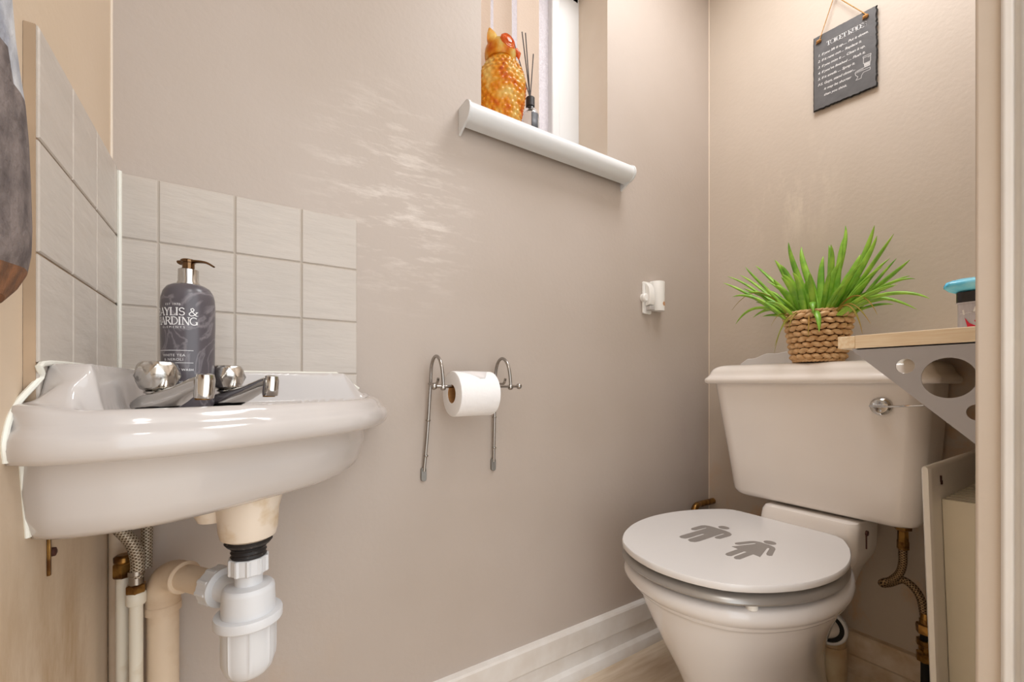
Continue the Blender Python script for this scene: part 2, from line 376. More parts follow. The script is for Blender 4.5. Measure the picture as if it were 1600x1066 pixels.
# slab / bracketed serif capitals built from strokes: (x0,y0,x1,y1,weight) in a unit-height cell, s = serif positions
def arcpts(cx, cy, rx, ry, a0, a1, n=10):
    return [(cx + rx * math.cos(math.radians(a0 + (a1 - a0) * i / n)), cy + ry * math.sin(math.radians(a0 + (a1 - a0) * i / n))) for i in range(n + 1)]
T, t_ = 0.15, 0.07
GL = {
 'A': (0.82, [([(0.10, 0), (0.40, 1)], t_), ([(0.40, 1), (0.70, 0)], T), ([(0.2, 0.33), (0.6, 0.33)], t_)], [(0.10, 0), (0.70, 0)]),
 'B': (0.72, [([(0.17, 0), (0.17, 1)], T), (arcpts(0.33, 0.76, 0.24, 0.22, 90, -90), 0.1), (arcpts(0.35, 0.27, 0.27, 0.25, 90, -90), 0.11), ([(0.17, 0.98), (0.33, 0.98)], t_), ([(0.17, 0.53), (0.35, 0.53)], t_), ([(0.17, 0.02), (0.35, 0.02)], t_)], [(0.13, 0), (0.13, 1)]),
 'D': (0.84, [([(0.17, 0), (0.17, 1)], T), (arcpts(0.32, 0.5, 0.40, 0.48, 90, -90, 14), 0.11), ([(0.17, 0.98), (0.32, 0.98)], t_), ([(0.17, 0.02), (0.32, 0.02)], t_)], [(0.13, 0), (0.13, 1)]),
 'E': (0.72, [([(0.17, 0), (0.17, 1)], T), ([(0.17, 0.97), (0.62, 0.97), (0.62, 0.8)], t_), ([(0.17, 0.03), (0.64, 0.03), (0.64, 0.2)], t_), ([(0.17, 0.52), (0.48, 0.52)], t_)], [(0.13, 0), (0.13, 1)]),
 'G': (0.84, [(arcpts(0.45, 0.5, 0.36, 0.48, 50, 330, 18), 0.11), ([(0.72, 0.4), (0.72, 0.08)], T)], [(0.70, 0.42)]),
 'H': (0.90, [([(0.17, 0), (0.17, 1)], T), ([(0.73, 0), (0.73, 1)], T), ([(0.17, 0.52), (0.73, 0.52)], t_)], [(0.17, 0), (0.17, 1), (0.73, 0), (0.73, 1)]),
 'I': (0.38, [([(0.19, 0), (0.19, 1)], T)], [(0.19, 0), (0.19, 1)]),
 'L': (0.70, [([(0.17, 0), (0.17, 1)], T), ([(0.17, 0.03), (0.62, 0.03), (0.62, 0.25)], t_)], [(0.17, 0), (0.17, 1)]),
 'N': (0.88, [([(0.17, 0), (0.17, 1)], t_), ([(0.17, 1), (0.71, 0)], T), ([(0.71, 0), (0.71, 1)], t_)], [(0.17, 0), (0.13, 1), (0.71, 1)]),
 'O': (0.90, [(arcpts(0.45, 0.5, 0.36, 0.48, 0, 360, 24), 0.11)], []),
 'R': (0.80, [([(0.17, 0), (0.17, 1)], T), (arcpts(0.35, 0.75, 0.25, 0.23, 90, -90), 0.11), ([(0.17, 0.98), (0.35, 0.98)], t_), ([(0.17, 0.52), (0.35, 0.52)], t_), ([(0.38, 0.52), (0.72, 0.0)], T)], [(0.17, 0), (0.13, 1), (0.72, 0)]),
 'S': (0.66, [(arcpts(0.33, 0.74, 0.22, 0.23, 20, 270, 14) + arcpts(0.33, 0.27, 0.24, 0.24, 90, -160, 14), 0.11)], []),
 'T': (0.80, [([(0.40, 0), (0.40, 1)], T), ([(0.08, 0.75), (0.08, 0.97), (0.72, 0.97), (0.72, 0.75)], t_)], [(0.40, 0)]),
 'U': (0.88, [([(0.17, 1), (0.17, 0.3)] + arcpts(0.43, 0.3, 0.26, 0.28, 180, 360, 12) + [(0.69, 0.3), (0.69, 1)], 0.11)], [(0.17, 1), (0.69, 1)]),
 'Y': (0.80, [([(0.10, 1), (0.40, 0.48)], T), ([(0.70, 1), (0.40, 0.48)], t_), ([(0.40, 0.5), (0.40, 0)], T)], [(0.10, 1), (0.70, 1), (0.40, 0)]),
 '&': (0.92, [([(0.85, 0.5), (0.70, 0.25), (0.5, 0.05), (0.3, 0.0), (0.12, 0.1), (0.1, 0.28), (0.22, 0.45), (0.5, 0.65), (0.55, 0.85), (0.42, 1.0), (0.27, 0.92), (0.26, 0.75), (0.45, 0.45), (0.8, 0.0)], 0.10)], [(0.80, 0), (0.82, 0.5)]),
 ' ': (0.40, [], [])}
def serif_text(s, h, bold=1.0, slab=0.13, sw=0.07, track=1.0):
    V = []; F = []; x = 0
    def quad(p, q, wd):
        dx, dy = q[0] - p[0], q[1] - p[1]; l = math.hypot(dx, dy) or 1; nx, ny = -dy / l * wd / 2, dx / l * wd / 2
        ex, ey = dx / l * wd * 0.2, dy / l * wd * 0.2
        k = len(V); V.extend([(p[0] + nx - ex, p[1] + ny - ey), (p[0] - nx - ex, p[1] - ny - ey), (q[0] - nx + ex, q[1] - ny + ey), (q[0] + nx + ex, q[1] + ny + ey)]); F.append((k, k + 1, k + 2, k + 3))
    for ch in s:
        wdt, st, se = GL[ch]
        for P, wd in st:
            for a, b in zip(P[:-1], P[1:]): quad((x + a[0], a[1]), (x + b[0], b[1]), wd * bold)
        for sx, sy in se:
            yy = sy + (sw / 2 if sy < 0.3 else -sw / 2 if sy > 0.7 else 0)
            quad((x + sx - slab, yy), (x + sx + slab, yy), sw * bold)
        x += wdt * track
    return [(a * h, b * h, 0) for a, b in V], F, x * h
def mapv(g, fn): return ([fn(v[0], v[1]) for v in g[0]], g[1])

# ================================================================== SETTING
X1 = 1.576; YF = -0.78; ZC = 2.30
WX0, WX1, WZ0, WZ1, WD = 0.657, 1.076, 1.432, 2.05, 0.125
def wall_with_hole():
    xs = [-0.1, WX0, WX1, X1 + 0.1]; zs = [-0.05, WZ0, WZ1, ZC + 0.05]
    V = []; F = []; I = []
    for yy in (0.0, 0.26):
        for z in zs:
            for x in xs: V.append((x, yy, z))
    for k, b in enumerate((0, 16)):
        for j in range(3):
            for i in range(3):
                if i == 1 and j == 1: continue
                a = b + j * 4 + i; F.append((a, a + 1, a + 5, a + 4)); I.append(0)
    q = [5, 6, 10, 9]
    for i in range(4):
        a, b = q[i], q[(i + 1) % 4]; F.append((a, b, b + 16, a + 16)); I.append(1)
    o = [0, 3, 15, 12]
    for i in range(4):
        a, b = o[i], o[(i + 1) % 4]; F.append((a, b, b + 16, a + 16)); I.append(0)
    return V, F, I
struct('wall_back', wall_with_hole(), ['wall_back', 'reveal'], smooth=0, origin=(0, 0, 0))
struct('wall_left', box(-0.12, 0, -1.45, 0.0, -0.05, ZC + 0.05), 'wall_left', smooth=0, origin=(0, 0, 0))
struct('wall_right', box(X1, X1 + 0.12, -0.90, 0.0, -0.05, ZC + 0.05), 'wall_right', smooth=0, origin=(0, 0, 0))
XJ = 0.845
struct('wall_front', join(box(XJ, X1, -0.88, YF, -0.05, ZC + 0.05), box(0, XJ, -0.88, YF, 2.03, ZC + 0.05)), 'wall_right', smooth=35, bevel=0.003, origin=(0, 0, 0))
struct('floor', box(-0.1, 2.6, -2.3, 0.1, -0.05, 0), 'wood_floor', smooth=0, origin=(0, 0, 0))
struct('ceiling', box(-0.1, 1.7, -1.45, 0.1, ZC, ZC + 0.05), 'ceiling', smooth=0, origin=(0, 0, 0))
# door frame: moulded white architrave lining the opening in the front wall
def frame_profile(s=1):
    return [(XJ + 0.012, -0.7995), (XJ - 0.003, -0.7995), (XJ - 0.007, -0.802), (XJ - 0.007, -0.8085), (XJ - 0.002, -0.810),
            (XJ - 0.002, -0.8135), (XJ - 0.010, -0.8145), (XJ - 0.016, -0.819), (XJ - 0.018, -0.828), (XJ - 0.018, -0.90), (XJ + 0.05, -0.90), (XJ + 0.05, -0.8805), (XJ + 0.012, -0.8805)]
struct('trim_1', prism(frame_profile(), 0, 2.04), 'gloss', smooth=30, bevel=0.0015, origin=(0, 0, 0))
struct('trim_2', box(0, XJ + 0.05, -0.90, -0.80, 2.015, 2.06), 'gloss', smooth=30, bevel=0.002)
# skirting
prof = [(0, 0), (0.030, 0), (0.030, 0.012), (0.024, 0.024), (0.012, 0.030), (0.011, 0.066), (0.016, 0.073), (0.016, 0.126), (0.013, 0.131), (0.004, 0.1325), (0, 0.1335)]
struct('baseboard_back', prism([(-a, b) for a, b in prof], 0.02, X1 - 0.0165, 'yz'), 'skirt', smooth=30)
struct('baseboard_right', prism([(X1 - a, b) for a, b in prof], -0.0005, YF + 0.0005, 'xz'), 'skirt_r', smooth=30)
# paint beads in the corners
struct('trim_3', tube([(0.001, -0.001, 0.0), (0.001, -0.001, ZC)], 0.0022, 8), 'reveal')
struct('trim_4', tube([(X1 - 0.001, -0.001, 0.14), (X1 - 0.001, -0.001, ZC)], 0.0018, 8), 'reveal')
# window (frame in the reveal, frosted pane)
wf = struct('window_1', join(box(WX0 - 0.01, WX0 + 0.035, 0.125, 0.185, WZ0, WZ1), box(0.995, WX1 + 0.01, 0.125, 0.185, WZ0, WZ1),
      box(WX0, WX1, 0.125, 0.185, WZ0 - 0.01, WZ0 + 0.05), box(WX0, WX1, 0.125, 0.185, WZ1 - 0.05, WZ1 + 0.01)), 'upvc', bevel=0.004)
obj('window_sash', join(box(0.965, 0.995, 0.118, 0.160, WZ0 + 0.0, WZ1), box(WX0 + 0.035, 0.995, 0.118, 0.16, WZ0, WZ0 + 0.03)), 'upvc', wf, bevel=0.004)
obj('window_pane', box(WX0 + 0.03, 0.97, 0.138, 0.142, WZ0, WZ1), 'frost', wf, smooth=0)

# window sill board with rounded nose
def sill():
    pr = [(0.10, 1.4355), (-0.030, 1.4355)]
    for i in range(13):
        a = math.radians(90 + 180 * i / 12); pr.append((-0.034 + 0.0225 * math.cos(a), 1.413 + 0.0225 * math.sin(a)))
    pr += [(-0.014, 1.390), (-0.014, 1.398), (-0.001, 1.408), (-0.001, 1.4315), (0.10, 1.4315)]
    return pr
S = thing('window_sill', 'white window sill board with rounded front edge below the window', 'window sill', (0.865, 0, 1.39))
obj('board', join(prism([(-0.001 if y > -0.001 else y, z) for y, z in sill()], 0.603, 1.128, 'yz')), 'sill', S, smooth=40)
obj('board_inner', box(WX0 + 0.0005, WX1 - 0.0005, -0.001, 0.124, 1.4325, 1.4360), 'sill', S)
cap = [(-0.0005, 1.4370), (-0.034, 1.4370)] + [(-0.034 + 0.0245 * math.cos(math.radians(a)), 1.413 + 0.0245 * math.sin(math.radians(a))) for a in range(105, 271, 15)] + [(-0.0005, 1.374)]
obj('end_cap', prism(cap, 0.597, 0.603, 'yz'), 'sill', S, bevel=0.001)
cap2 = [(-0.0005, 1.4370), (-0.034, 1.4370)] + [(-0.034 + 0.0245 * math.cos(math.radians(a)), 1.413 + 0.0245 * math.sin(math.radians(a))) for a in range(105, 271, 15)] + [(-0.0005, 1.374)]
obj('end_cap', prism(cap2, 1.128, 1.134, 'yz'), 'sill', S, bevel=0.001)

# vertical blind slats in the reveal
B = thing('vertical_blind', 'cream vertical fabric blind hanging in the window behind the glass owl', 'blind', (0.8, 0.095, WZ1 - 0.03))
obj('head_rail', box(WX0 + 0.005, WX1 - 0.005, 0.086, 0.117, WZ1 - 0.032, WZ1 - 0.001), 'upvc', B, bevel=0.003)
def slat(xa, ya, xb, yb, lean=0.0):
    n = 9; R = []
    dx, dy = xb - xa, yb - ya; l = math.hypot(dx, dy); nx, ny = -dy / l, dx / l
    for z, ww in ((1.4375, 1.0), (1.75, 1.0), (WZ1 - 0.03, 1.0)):
        top = []; bot = []
        for i in range(n):
            t = i / (n - 1); c = 0.004 * math.sin(PI * t)
            lx = lean * (z - 1.44)
            x = xa + dx * t + nx * c + lx; y = ya + dy * t + ny * c
            top.append((x, y, z)); bot.append((x + nx * 0.0012, y + ny * 0.0012, z))
        R.append(top + bot[::-1])
    return loft(R)
for s in ((0.668, 0.118, 0.736, 0.096, 0.006), (0.762, 0.118, 0.808, 0.096, -0.006), (0.834, 0.112, 0.899, 0.096, 0.0)):
    obj('slat', slat(*s), 'blind', B)

# ================================================================== TILES
def tiles(cols, rows, fn):
    V = []; F = []
    g = []
    for a, b in zip(cols[:-1], cols[1:]):
        for c, d in zip(rows[:-1], rows[1:]):
            k = 0.0011; e = 0.0015
            r0 = [(a + k, c + k), (b - k, c + k), (b - k, d - k), (a + k, d - k)]
            r1 = [(a + k + e, c + k + e), (b - k - e, c + k + e), (b - k - e, d - k - e), (a + k + e, d - k - e)]
            g.append(loft([[fn(u, v, 0.0) for u, v in r0], [fn(u, v, 0.0088) for u, v in r0], [fn(u, v, 0.010) for u, v in r1]], True, True))
    return join(*g)
rows = [0.7755, 0.8195, 0.923, 1.028, 1.130]
S = thing('tiled_splashback', 'cream textured square tiles on the window wall behind the soap bottle', 'tiles', (0.19, 0, 0.775))
obj('tile', tiles([0.0115, 0.059, 0.163, 0.268, 0.3695], rows, lambda u, v, d: (u, -0.0005 - d, v)), 'tile', S, smooth=0)
obj('grout', box(0.0115, 0.3685, -0.0086, -0.0003, 0.776, 1.129), 'grout', S)
obj('sealant_bead', tube([(0.0125, -0.0115, 0.82), (0.0125, -0.0115, 1.131)], 0.0030, 8), 'silicone', S)
S = thing('tiled_splashback', 'cream textured square tiles on the left wall beside the grey towel', 'tiles', (0, -0.17, 0.70))
rows2 = [0.7755, 0.8195, 0.923, 1.030, 1.137]
def leftmap(u, v, d): return (0.0005 + d, -u, v)
obj('tile', tiles([0.0005, 0.0265, 0.1265, 0.2245], rows2, leftmap), 'tile', S, smooth=0)
obj('tile', tiles([0.2245, 0.3235], rows2, leftmap), 'tile', S, smooth=0)
obj('grout', box(0.0003, 0.0082, -0.3240, -0.0003, 0.776, 1.136), 'tile_edge', S)

# ================================================================== BASIN (corner basin)
FR = [(0.410, 0.0), (0.408, -0.08), (0.375, -0.165), (0.319, -0.247), (0.229, -0.315), (0.155, -0.362), (0.098, -0.384), (0.055, -0.387), (0.022, -0.380), (0.0, -0.364)]
def front_curve(n=200):
    Q = smooth_path([(a, b, 0) for a, b in FR], 14)
    ang = [math.atan2(-q.y, q.x) for q in Q]; rad = [math.hypot(q.x, q.y) for q in Q]; out = []
    for i in range(n + 1):
        a = PI / 2 * i / n
        for k in range(len(ang) - 1):
            if ang[k] <= a + 1e-9 and a <= ang[k + 1] + 1e-9:
                t = (a - ang[k]) / max(ang[k + 1] - ang[k], 1e-9); out.append((a, rad[k] + (rad[k + 1] - rad[k]) * t)); break
        else: out.append((a, rad[-1]))
    return out
FC = front_curve()
def sst(a, b, x):
    t = min(max((x - a) / (b - a), 0), 1); return t * t * (3 - 2 * t)
WO = 0.0112   # stands just proud of the tile faces
def basin():
    nA = len(FC); rings = []
    # underside and lip, from the centre of the bottom outwards
    under = [(0.02, 0.640), (0.30, 0.640), (0.60, 0.643), (0.76, 0.646), (0.83, 0.650), (0.865, 0.658), (0.885, 0.675), (0.90, 0.70), (0.905, 0.7285),
             (0.915, 0.7305), (0.965, 0.7285), (0.985, 0.7300), (0.997, 0.7350), (1.003, 0.7430), (1.000, 0.7510), (0.990, 0.7570), (0.977, 0.7600), (0.970, 0.7640), (0.962, 0.7700), (0.948, 0.7745), (0.932, 0.7760)]
    for s, z in under: rings.append([(r * s, a, z) for a, r in FC])
    for k in range(1, 130):
        s = 0.932 * (1 - k / 130.0); ring = []
        for a, r in FC:
            x = r * s * math.cos(a); y = r * s * math.sin(a)
            z = 0.776 - 0.008 * sst(0.93, 0.87, s)
            e = math.hypot((x - 0.205) * 0.707 + (y - 0.205) * 0.707, 0) ; f = ((x - 0.205) - (y - 0.205)) * 0.707
            q = math.sqrt((e / 0.068) ** 2 + (f / 0.125) ** 2)
            z -= 0.085 * sst(1.08, 0.35, q)
            ring.append((r * s, a, z))
        rings.append(ring)
    out = []
    for ri, ring in enumerate(rings):
        rr = []
        for (rad, a, z), (aa, R) in zip(ring, FC):
            x = rad * math.cos(a); y = rad * math.sin(a)
            if ri >= len(under) - 6:
                d = min(x, y); along = max(x, y) / R
                u = sst(0.048, 0.034, d) * (1 - sst(0.80, 0.93, along))
                # thicker block in the corner
                c = sst(0.125, 0.105, x + y - 0.0)
                u = max(u, c * (1 - sst(0.80, 0.93, along)))
                z = z + (0.820 - z) * u
                # the sides of the rim run into the walls a little higher
                z += 0.006 * sst(0.05, 0.0, d) * sst(0.8, 0.93, along) * (1 if ri > len(under) - 4 else 0)
            hz = sst(0.745, 0.772, z)
            ox = 0.0006 + (WO - 0.0006) * hz * (1 - sst(0.322, 0.334, y)); oy = 0.0006 + (WO - 0.0006) * hz * (1 - sst(0.368, 0.376, x))
            rr.append((ox + x * (1 - ox / 0.4), -oy - y * (1 - oy / 0.4), z))
        out.append(rr)
    V = [p for r in out for p in r]; n = nA; F = []
    for k in range(len(out) - 1):
        for i in range(n - 1): F.append((k * n + i, k * n + i + 1, (k + 1) * n + i + 1, (k + 1) * n + i))
    # walls sides
    m = len(out)
    F.append(tuple(k * n for k in range(m))); F.append(tuple(k * n + n - 1 for k in range(m - 1, -1, -1)))
    F.append(tuple(range(n - 1, -1, -1)) ); 
    return V, F
BS = thing('corner_basin', 'white ceramic corner wash basin below the cream tiles', 'basin', (0.17, -0.19, 0.56))
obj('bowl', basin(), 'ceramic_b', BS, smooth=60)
obj('waste_ring', join(lathe((0.212, -0.212, 0), [(0.021, 0.6845), (0.0215, 0.6865), (0.016, 0.6868), (0.014, 0.6855)], n=28), tube([(0.198, -0.212, 0.6862), (0.226, -0.212, 0.6862)], 0.0012, 8), tube([(0.212, -0.198, 0.6862), (0.212, -0.226, 0.6862)], 0.0012, 8)), 'chrome', BS)
obj('waste_boss', join(lathe((0.18, -0.21, 0), [(0.042, 0.648), (0.0375, 0.630), (0.0355, 0.602), (0.033, 0.592), (0.026, 0.588)], n=36),
    lathe((0.138, -0.195, 0), [(0.022, 0.645), (0.021, 0.625), (0.016, 0.615)], n=20)), 'boss', BS)
obj('sealant', join(tube([(0.001, -0.3165, 0.656), (0.001, -0.3300, 0.727)], 0.0028, 8), tube(smooth_path([(0.001, -0.362, 0.733), (0.001, -0.365, 0.75), (0.001, -0.355, 0.770), (0.001, -0.338, 0.783), (0.010, -0.318, 0.806), (0.0112, -0.300, 0.8205), (0.0112, -0.02, 0.8205)], 5), 0.0028, 8),
    tube([(0.02, -0.0112, 0.8205), (0.33, -0.0112, 0.8205), (0.372, -0.0100, 0.79)], 0.0028, 8)), 'silicone', BS)
obj('threaded_waste', lathe((0.18, -0.21, 0), [(0.026, 0.588), (0.029, 0.585), (0.026, 0.581)] + [(0.0198 + (0.0020 if i % 2 else 0), 0.580 - 0.0028 * i) for i in range(9)], n=32), 'black_thread', BS)

# taps
def tap(loc, ang, name, label):
    L0 = (loc[0], loc[1], 0.7675)
    t = thing('basin_tap', label, 'tap', L0, 'chrome basin taps')
    d = Vector((math.cos(ang), math.sin(ang), 0)); a = Vector((-d.y, d.x, 0)); c = Vector(L0)
    secs = [(-0.028, 0.004, 0.0, 0.003), (-0.025, 0.013, 0.0, 0.008), (-0.016, 0.020, 0.0, 0.015), (-0.004, 0.0225, 0.0, 0.020), (0.010, 0.0205, 0.0, 0.0235),
            (0.024, 0.0160, 0.004, 0.027), (0.040, 0.0125, 0.010, 0.031), (0.055, 0.0105, 0.017, 0.036), (0.068, 0.0095, 0.022, 0.0405), (0.077, 0.0090, 0.025, 0.0425)]
    R = []
    for s, wd, z0, z1 in secs:
        ring = []
        for i in range(20):
            th = 2 * PI * i / 20; cx = math.copysign(abs(math.cos(th)) ** 0.75, math.cos(th)); sz = math.copysign(abs(math.sin(th)) ** 0.75, math.sin(th))
            p = c + d * s + a * (wd * cx); ring.append((p.x, p.y, c.z + (z0 + z1) / 2 + (z1 - z0) / 2 * sz))
        R.append(ring)
    b = obj('spout', loft(R), 'chrome', t, smooth=50)
    nz = c + d * 0.078
    nzo = obj('nozzle', join(lathe((nz.x, nz.y, c.z), [(0.0078, 0.0165), (0.0096, 0.017), (0.0100, 0.021), (0.0096, 0.038), (0.0082, 0.0435), (0.004, 0.0448)], axis=(0.12 * d.x, 0.12 * d.y, 1), n=24)), 'chrome', t)
    obj('aerator', lathe((nz.x, nz.y, c.z), [(0.0076, 0.0145), (0.0078, 0.0170)], n=20), 'brass', nzo)
    obj('stem', lathe((c.x, c.y, c.z), [(0.011, 0.017), (0.011, 0.021), (0.0135, 0.0215), (0.0135, 0.0235), (0.008, 0.026)], n=20), 'chrome_old', t)
    # faceted knob: eight flats with a waist of diamond facets
    k = []; ph = ang + 0.35
    for r, h, off in ((0.0130, 0.0245, 0), (0.0185, 0.0275, 0), (0.0228, 0.042, 0.5), (0.0198, 0.0555, 0), (0.0180, 0.0580, 0), (0.0155, 0.0590, 0)):
        k.append([(c.x + r * math.cos(ph + 2 * PI * (i + off) / 7), c.y + r * math.sin(ph + 2 * PI * (i + off) / 7), c.z + h) for i in range(7)])
    V = [p for r in k for p in r]; F = [tuple(range(6, -1, -1)), tuple(35 + i for i in range(7))]
    for q in range(5):
        for i in range(7):
            j = (i + 1) % 7; A, Bq, C, D = q * 7 + i, q * 7 + j, (q + 1) * 7 + j, (q + 1) * 7 + i
            if q == 1: F += [(A, Bq, D), (Bq, C, D)]
            elif q == 2: F += [(A, Bq, C), (A, C, D)]
            else: F.append((A, Bq, C, D))
    obj('knob', (V, F), 'chrome_old', t, smooth=30, bevel=0.0022, bseg=3)
    obj('flange', lathe((c.x, c.y, c.z - 0.001), [(0.0235, 0.0), (0.0235, 0.002), (0.018, 0.0022)], n=30), 'black_thread', t)
    return t
TA = math.atan2(-0.80, 0.60)
tap((0.087, -0.243), TA, '', 'chrome tap with faceted knob nearer the left wall, in front of the bottle')
tap((0.155, -0.159), TA + 0.03, '', 'chrome tap with faceted knob to the right of the soap bottle')

# soap bottle
bc = Vector((0.111, -0.175, 0.7680))
T1 = thing('soap_bottle', 'dark grey marbled pump bottle of hand wash behind the basin taps', 'bottle', tuple(bc))
rb = 0.0302
KB = 0.0302 / 0.0372
obj('body', lathe(tuple(bc), [(r * KB, h * 0.965) for r, h in [(0.030, 0), (0.0345, 0.002), (0.0358, 0.006), (0.0362, 0.05), (0.0372, 0.12), (0.0372, 0.143), (0.0365, 0.152), (0.034, 0.1605), (0.029, 0.1675), (0.022, 0.171), (0.015, 0.1715)]], n=56), 'marble', T1)
obj('collar', lathe(tuple(bc), [(0.0130, 0.165), (0.0132, 0.167), (0.0118, 0.170), (0.0115, 0.186), (0.010, 0.187)], n=36), 'chrome', T1)
M['bronze'] = mat('bronze_pump', (120, 92, 66), 0.15, metal=1.0)
dpx = Vector((0.8415, -0.54, 0)) * 0.9 + Vector((-0.1, 0, 0)); dpx.normalize()
pp = [bc + Vector((0, 0, 0.1965)) - dpx * 0.012, bc + Vector((0, 0, 0.1975)), bc + dpx * 0.014 + Vector((0, 0, 0.1975)), bc + dpx * 0.026 + Vector((0, 0, 0.1955)), bc + dpx * 0.036 + Vector((0, 0, 0.190))]
obj('pump', join(lathe(tuple(bc), [(0.0070, 0.186), (0.0070, 0.1955), (0.0082, 0.196), (0.009, 0.199), (0.0078, 0.2002)], n=28), tube(smooth_path(pp, 5), [0.006 - 0.00018 * i for i in range(21)], 12, squash=0.5)), 'bronze', T1)
SXT = 1.28
# lettering wraps the bottle; centre of the label faces angle ac
toC = CAM - bc; ac = math.atan2(toC.y, toC.x) - 0.58
def wrap(cs, z0, dr=0.0003):
    def fn(u, v):
        r = 0.0302 * (0.9731 + 0.0269 * sst(0.05, 0.117, z0 + v)) + dr + 0.0002
        th = ac + (u + cs) * 0.87 / 0.0300
        return (bc.x + r * math.cos(th), bc.y + r * math.sin(th), bc.z + z0 + v)
    return fn
def put(txt, h, z0, serif=True, **k):
    if serif:
        V, F, wd = serif_text(txt, h, **k); g = (V, F)
    else:
        V, F = text2d(txt, h * 1.35, **k); wd = max(v[0] for v in V); g = (V, F)
    g = ([(p[0] * SXT, p[1], 0) for p in g[0]], g[1])
    return mapv(g, wrap(-wd * SXT / 2, z0))
PL = [put('BAYLIS &', 0.0100, 0.1205, track=0.86, slab=0.12, sw=0.06, bold=0.95), put('HARDING', 0.0100, 0.1085, track=0.86, slab=0.12, sw=0.06, bold=0.95),
    put('E L E M E N T S', 0.0028, 0.1040, False), put('EST 1970', 0.0027, 0.1335, False, spacing=1.2),
    put('WHITE TEA', 0.0034, 0.0675, False, spacing=1.1), put('& NEROLI', 0.0034, 0.0620, False, spacing=1.1), put('HAND & BODY WASH', 0.0028, 0.0490, False, offset=0.00008, spacing=1.1),
    put('cleansing,', 0.0028, 0.0435, False), put('fragrance', 0.0028, 0.0385, False), put('gently nourish', 0.0028, 0.0335, False), put('skin feel', 0.0028, 0.0285, False)]
def rule(z):
    return mapv(([(-0.026 + 0.0052 * i, b, 0) for i in range(11) for b in (0, 0.0006)], [(2 * i, 2 * i + 2, 2 * i + 3, 2 * i + 1) for i in range(10)]), wrap(0, z))
for g in PL + [rule(0.0750), rule(0.0590)]: obj('printed_line', g, 'ink', T1, smooth=0)

# ================================================================== PLUMBING UNDER THE BASIN
tx, ty = 0.18, -0.21
TP = thing('bottle_trap', 'white plastic bottle trap hanging under the basin waste', 'trap', (tx, ty, 0.385))
def ribbed(r0, rib, h0, h1, n, c, axis=(0, 0, 1), seg=6):
    R = []; N_ = n * seg
    a, b, d = frame_for(axis); c = Vector(c)
    for h in (h0, h0 + (h1 - h0) * 0.06, h1 - (h1 - h0) * 0.06, h1):
        ring = []
        for i in range(N_):
            rr = r0 + (rib if (i % seg) < 2 else 0) - (0.0012 if h in (h0, h1) else 0)
            th = 2 * PI * i / N_; ring.append(tuple(c + d * h + a * (rr * math.cos(th)) + b * (rr * math.sin(th))))
        R.append(ring)
    return loft(R)
obj('top_nut', ribbed(0.0228, 0.0020, 0.5420, 0.5640, 10, (tx, ty, 0)), 'pvc', TP, smooth=30)
obj('trap_body', join(lathe((tx, ty, 0), [(0.0170, 0.543), (0.0170, 0.527), (0.0285, 0.525), (0.0312, 0.522), (0.0318, 0.518), (0.0325, 0.495), (0.0330, 0.486)], n=48)), 'pvc', TP)
obj('collar', lathe((tx, ty, 0), [(0.0330, 0.489), (0.0405, 0.4885), (0.0414, 0.486), (0.0412, 0.477), (0.0400, 0.4755), (0.032, 0.475)], n=56), 'pvc', TP)
def cup():
    R = []; N_ = 96
    for r, h in [(0.0325, 0.476), (0.0322, 0.432), (0.0314, 0.422), (0.0285, 0.412), (0.023, 0.406), (0.015, 0.4025), (0.004, 0.402)]:
        R.append([(tx + (r + (0.0014 if i % 12 == 0 and h > 0.42 else 0)) * math.cos(2 * PI * i / N_), ty + (r + (0.0014 if i % 12 == 0 and h > 0.42 else 0)) * math.sin(2 * PI * i / N_), h) for i in range(N_)])
    return loft(R)
obj('cup', cup(), 'pvc', TP, smooth=30)
ex, ey = 0.071, -0.060
dv = Vector((ex - tx, ey - ty, 0)).normalized(); c0 = Vector((tx, ty, 0.512))
ot = obj('outlet', join(tube([c0 + dv * 0.018 + Vector((0, 0, -.002)), c0 + dv * 0.060 + Vector((0, 0, 0.0))], 0.0185, 28)), 'pvc', TP)
obj('side_nut', join(ribbed(0.0255, 0.0020, 0.052, 0.072, 10, c0, tuple(dv)), lathe(tuple(c0), [(0.0225, 0.048), (0.0268, 0.049), (0.0268, 0.052)], tuple(dv), 36)), 'pvc', ot, smooth=30)
WP = thing('waste_pipe', 'thick beige painted waste pipe elbowing down from the bottle trap', 'pipe', (ex, ey, 0.0))
zE = 0.512
P = [c0 + dv * 0.066 + Vector((0, 0, 0.0)), Vector((ex, ey, zE)) - dv * 0.045]
obj('horizontal_pipe', tube([P[0], P[1]], 0.0182, 28), 'pipe_paint', WP)
arc = [Vector((ex, ey, zE)) - dv * 0.050, Vector((ex, ey, zE)) - dv * 0.034]
for i in range(1, 10):
    a = math.radians(90 * i / 9); arc.append(Vector((ex, ey, zE - 0.034)) - dv * 0.034 * (1 - math.sin(a)) + Vector((0, 0, 0.034 * math.cos(a))))
arc.append(Vector((ex, ey, zE - 0.058)))
obj('elbow', join(tube(arc, 0.0218, 30), lathe((ex, ey, 0), [(0.0228, zE - 0.059), (0.0228, zE - 0.048), (0.0212, zE - 0.046)], n=30),
    lathe(tuple(Vector((ex, ey, zE)) - dv * 0.052), [(0.0226, 0), (0.0234, 0.0015), (0.0226, 0.003)], tuple(dv), 30)), 'pipe_paint', WP)
obj('vertical_pipe', lathe((ex, ey, 0), [(0.0198, 0.0), (0.0198, zE - 0.052)], n=30), 'pipe_paint', WP)

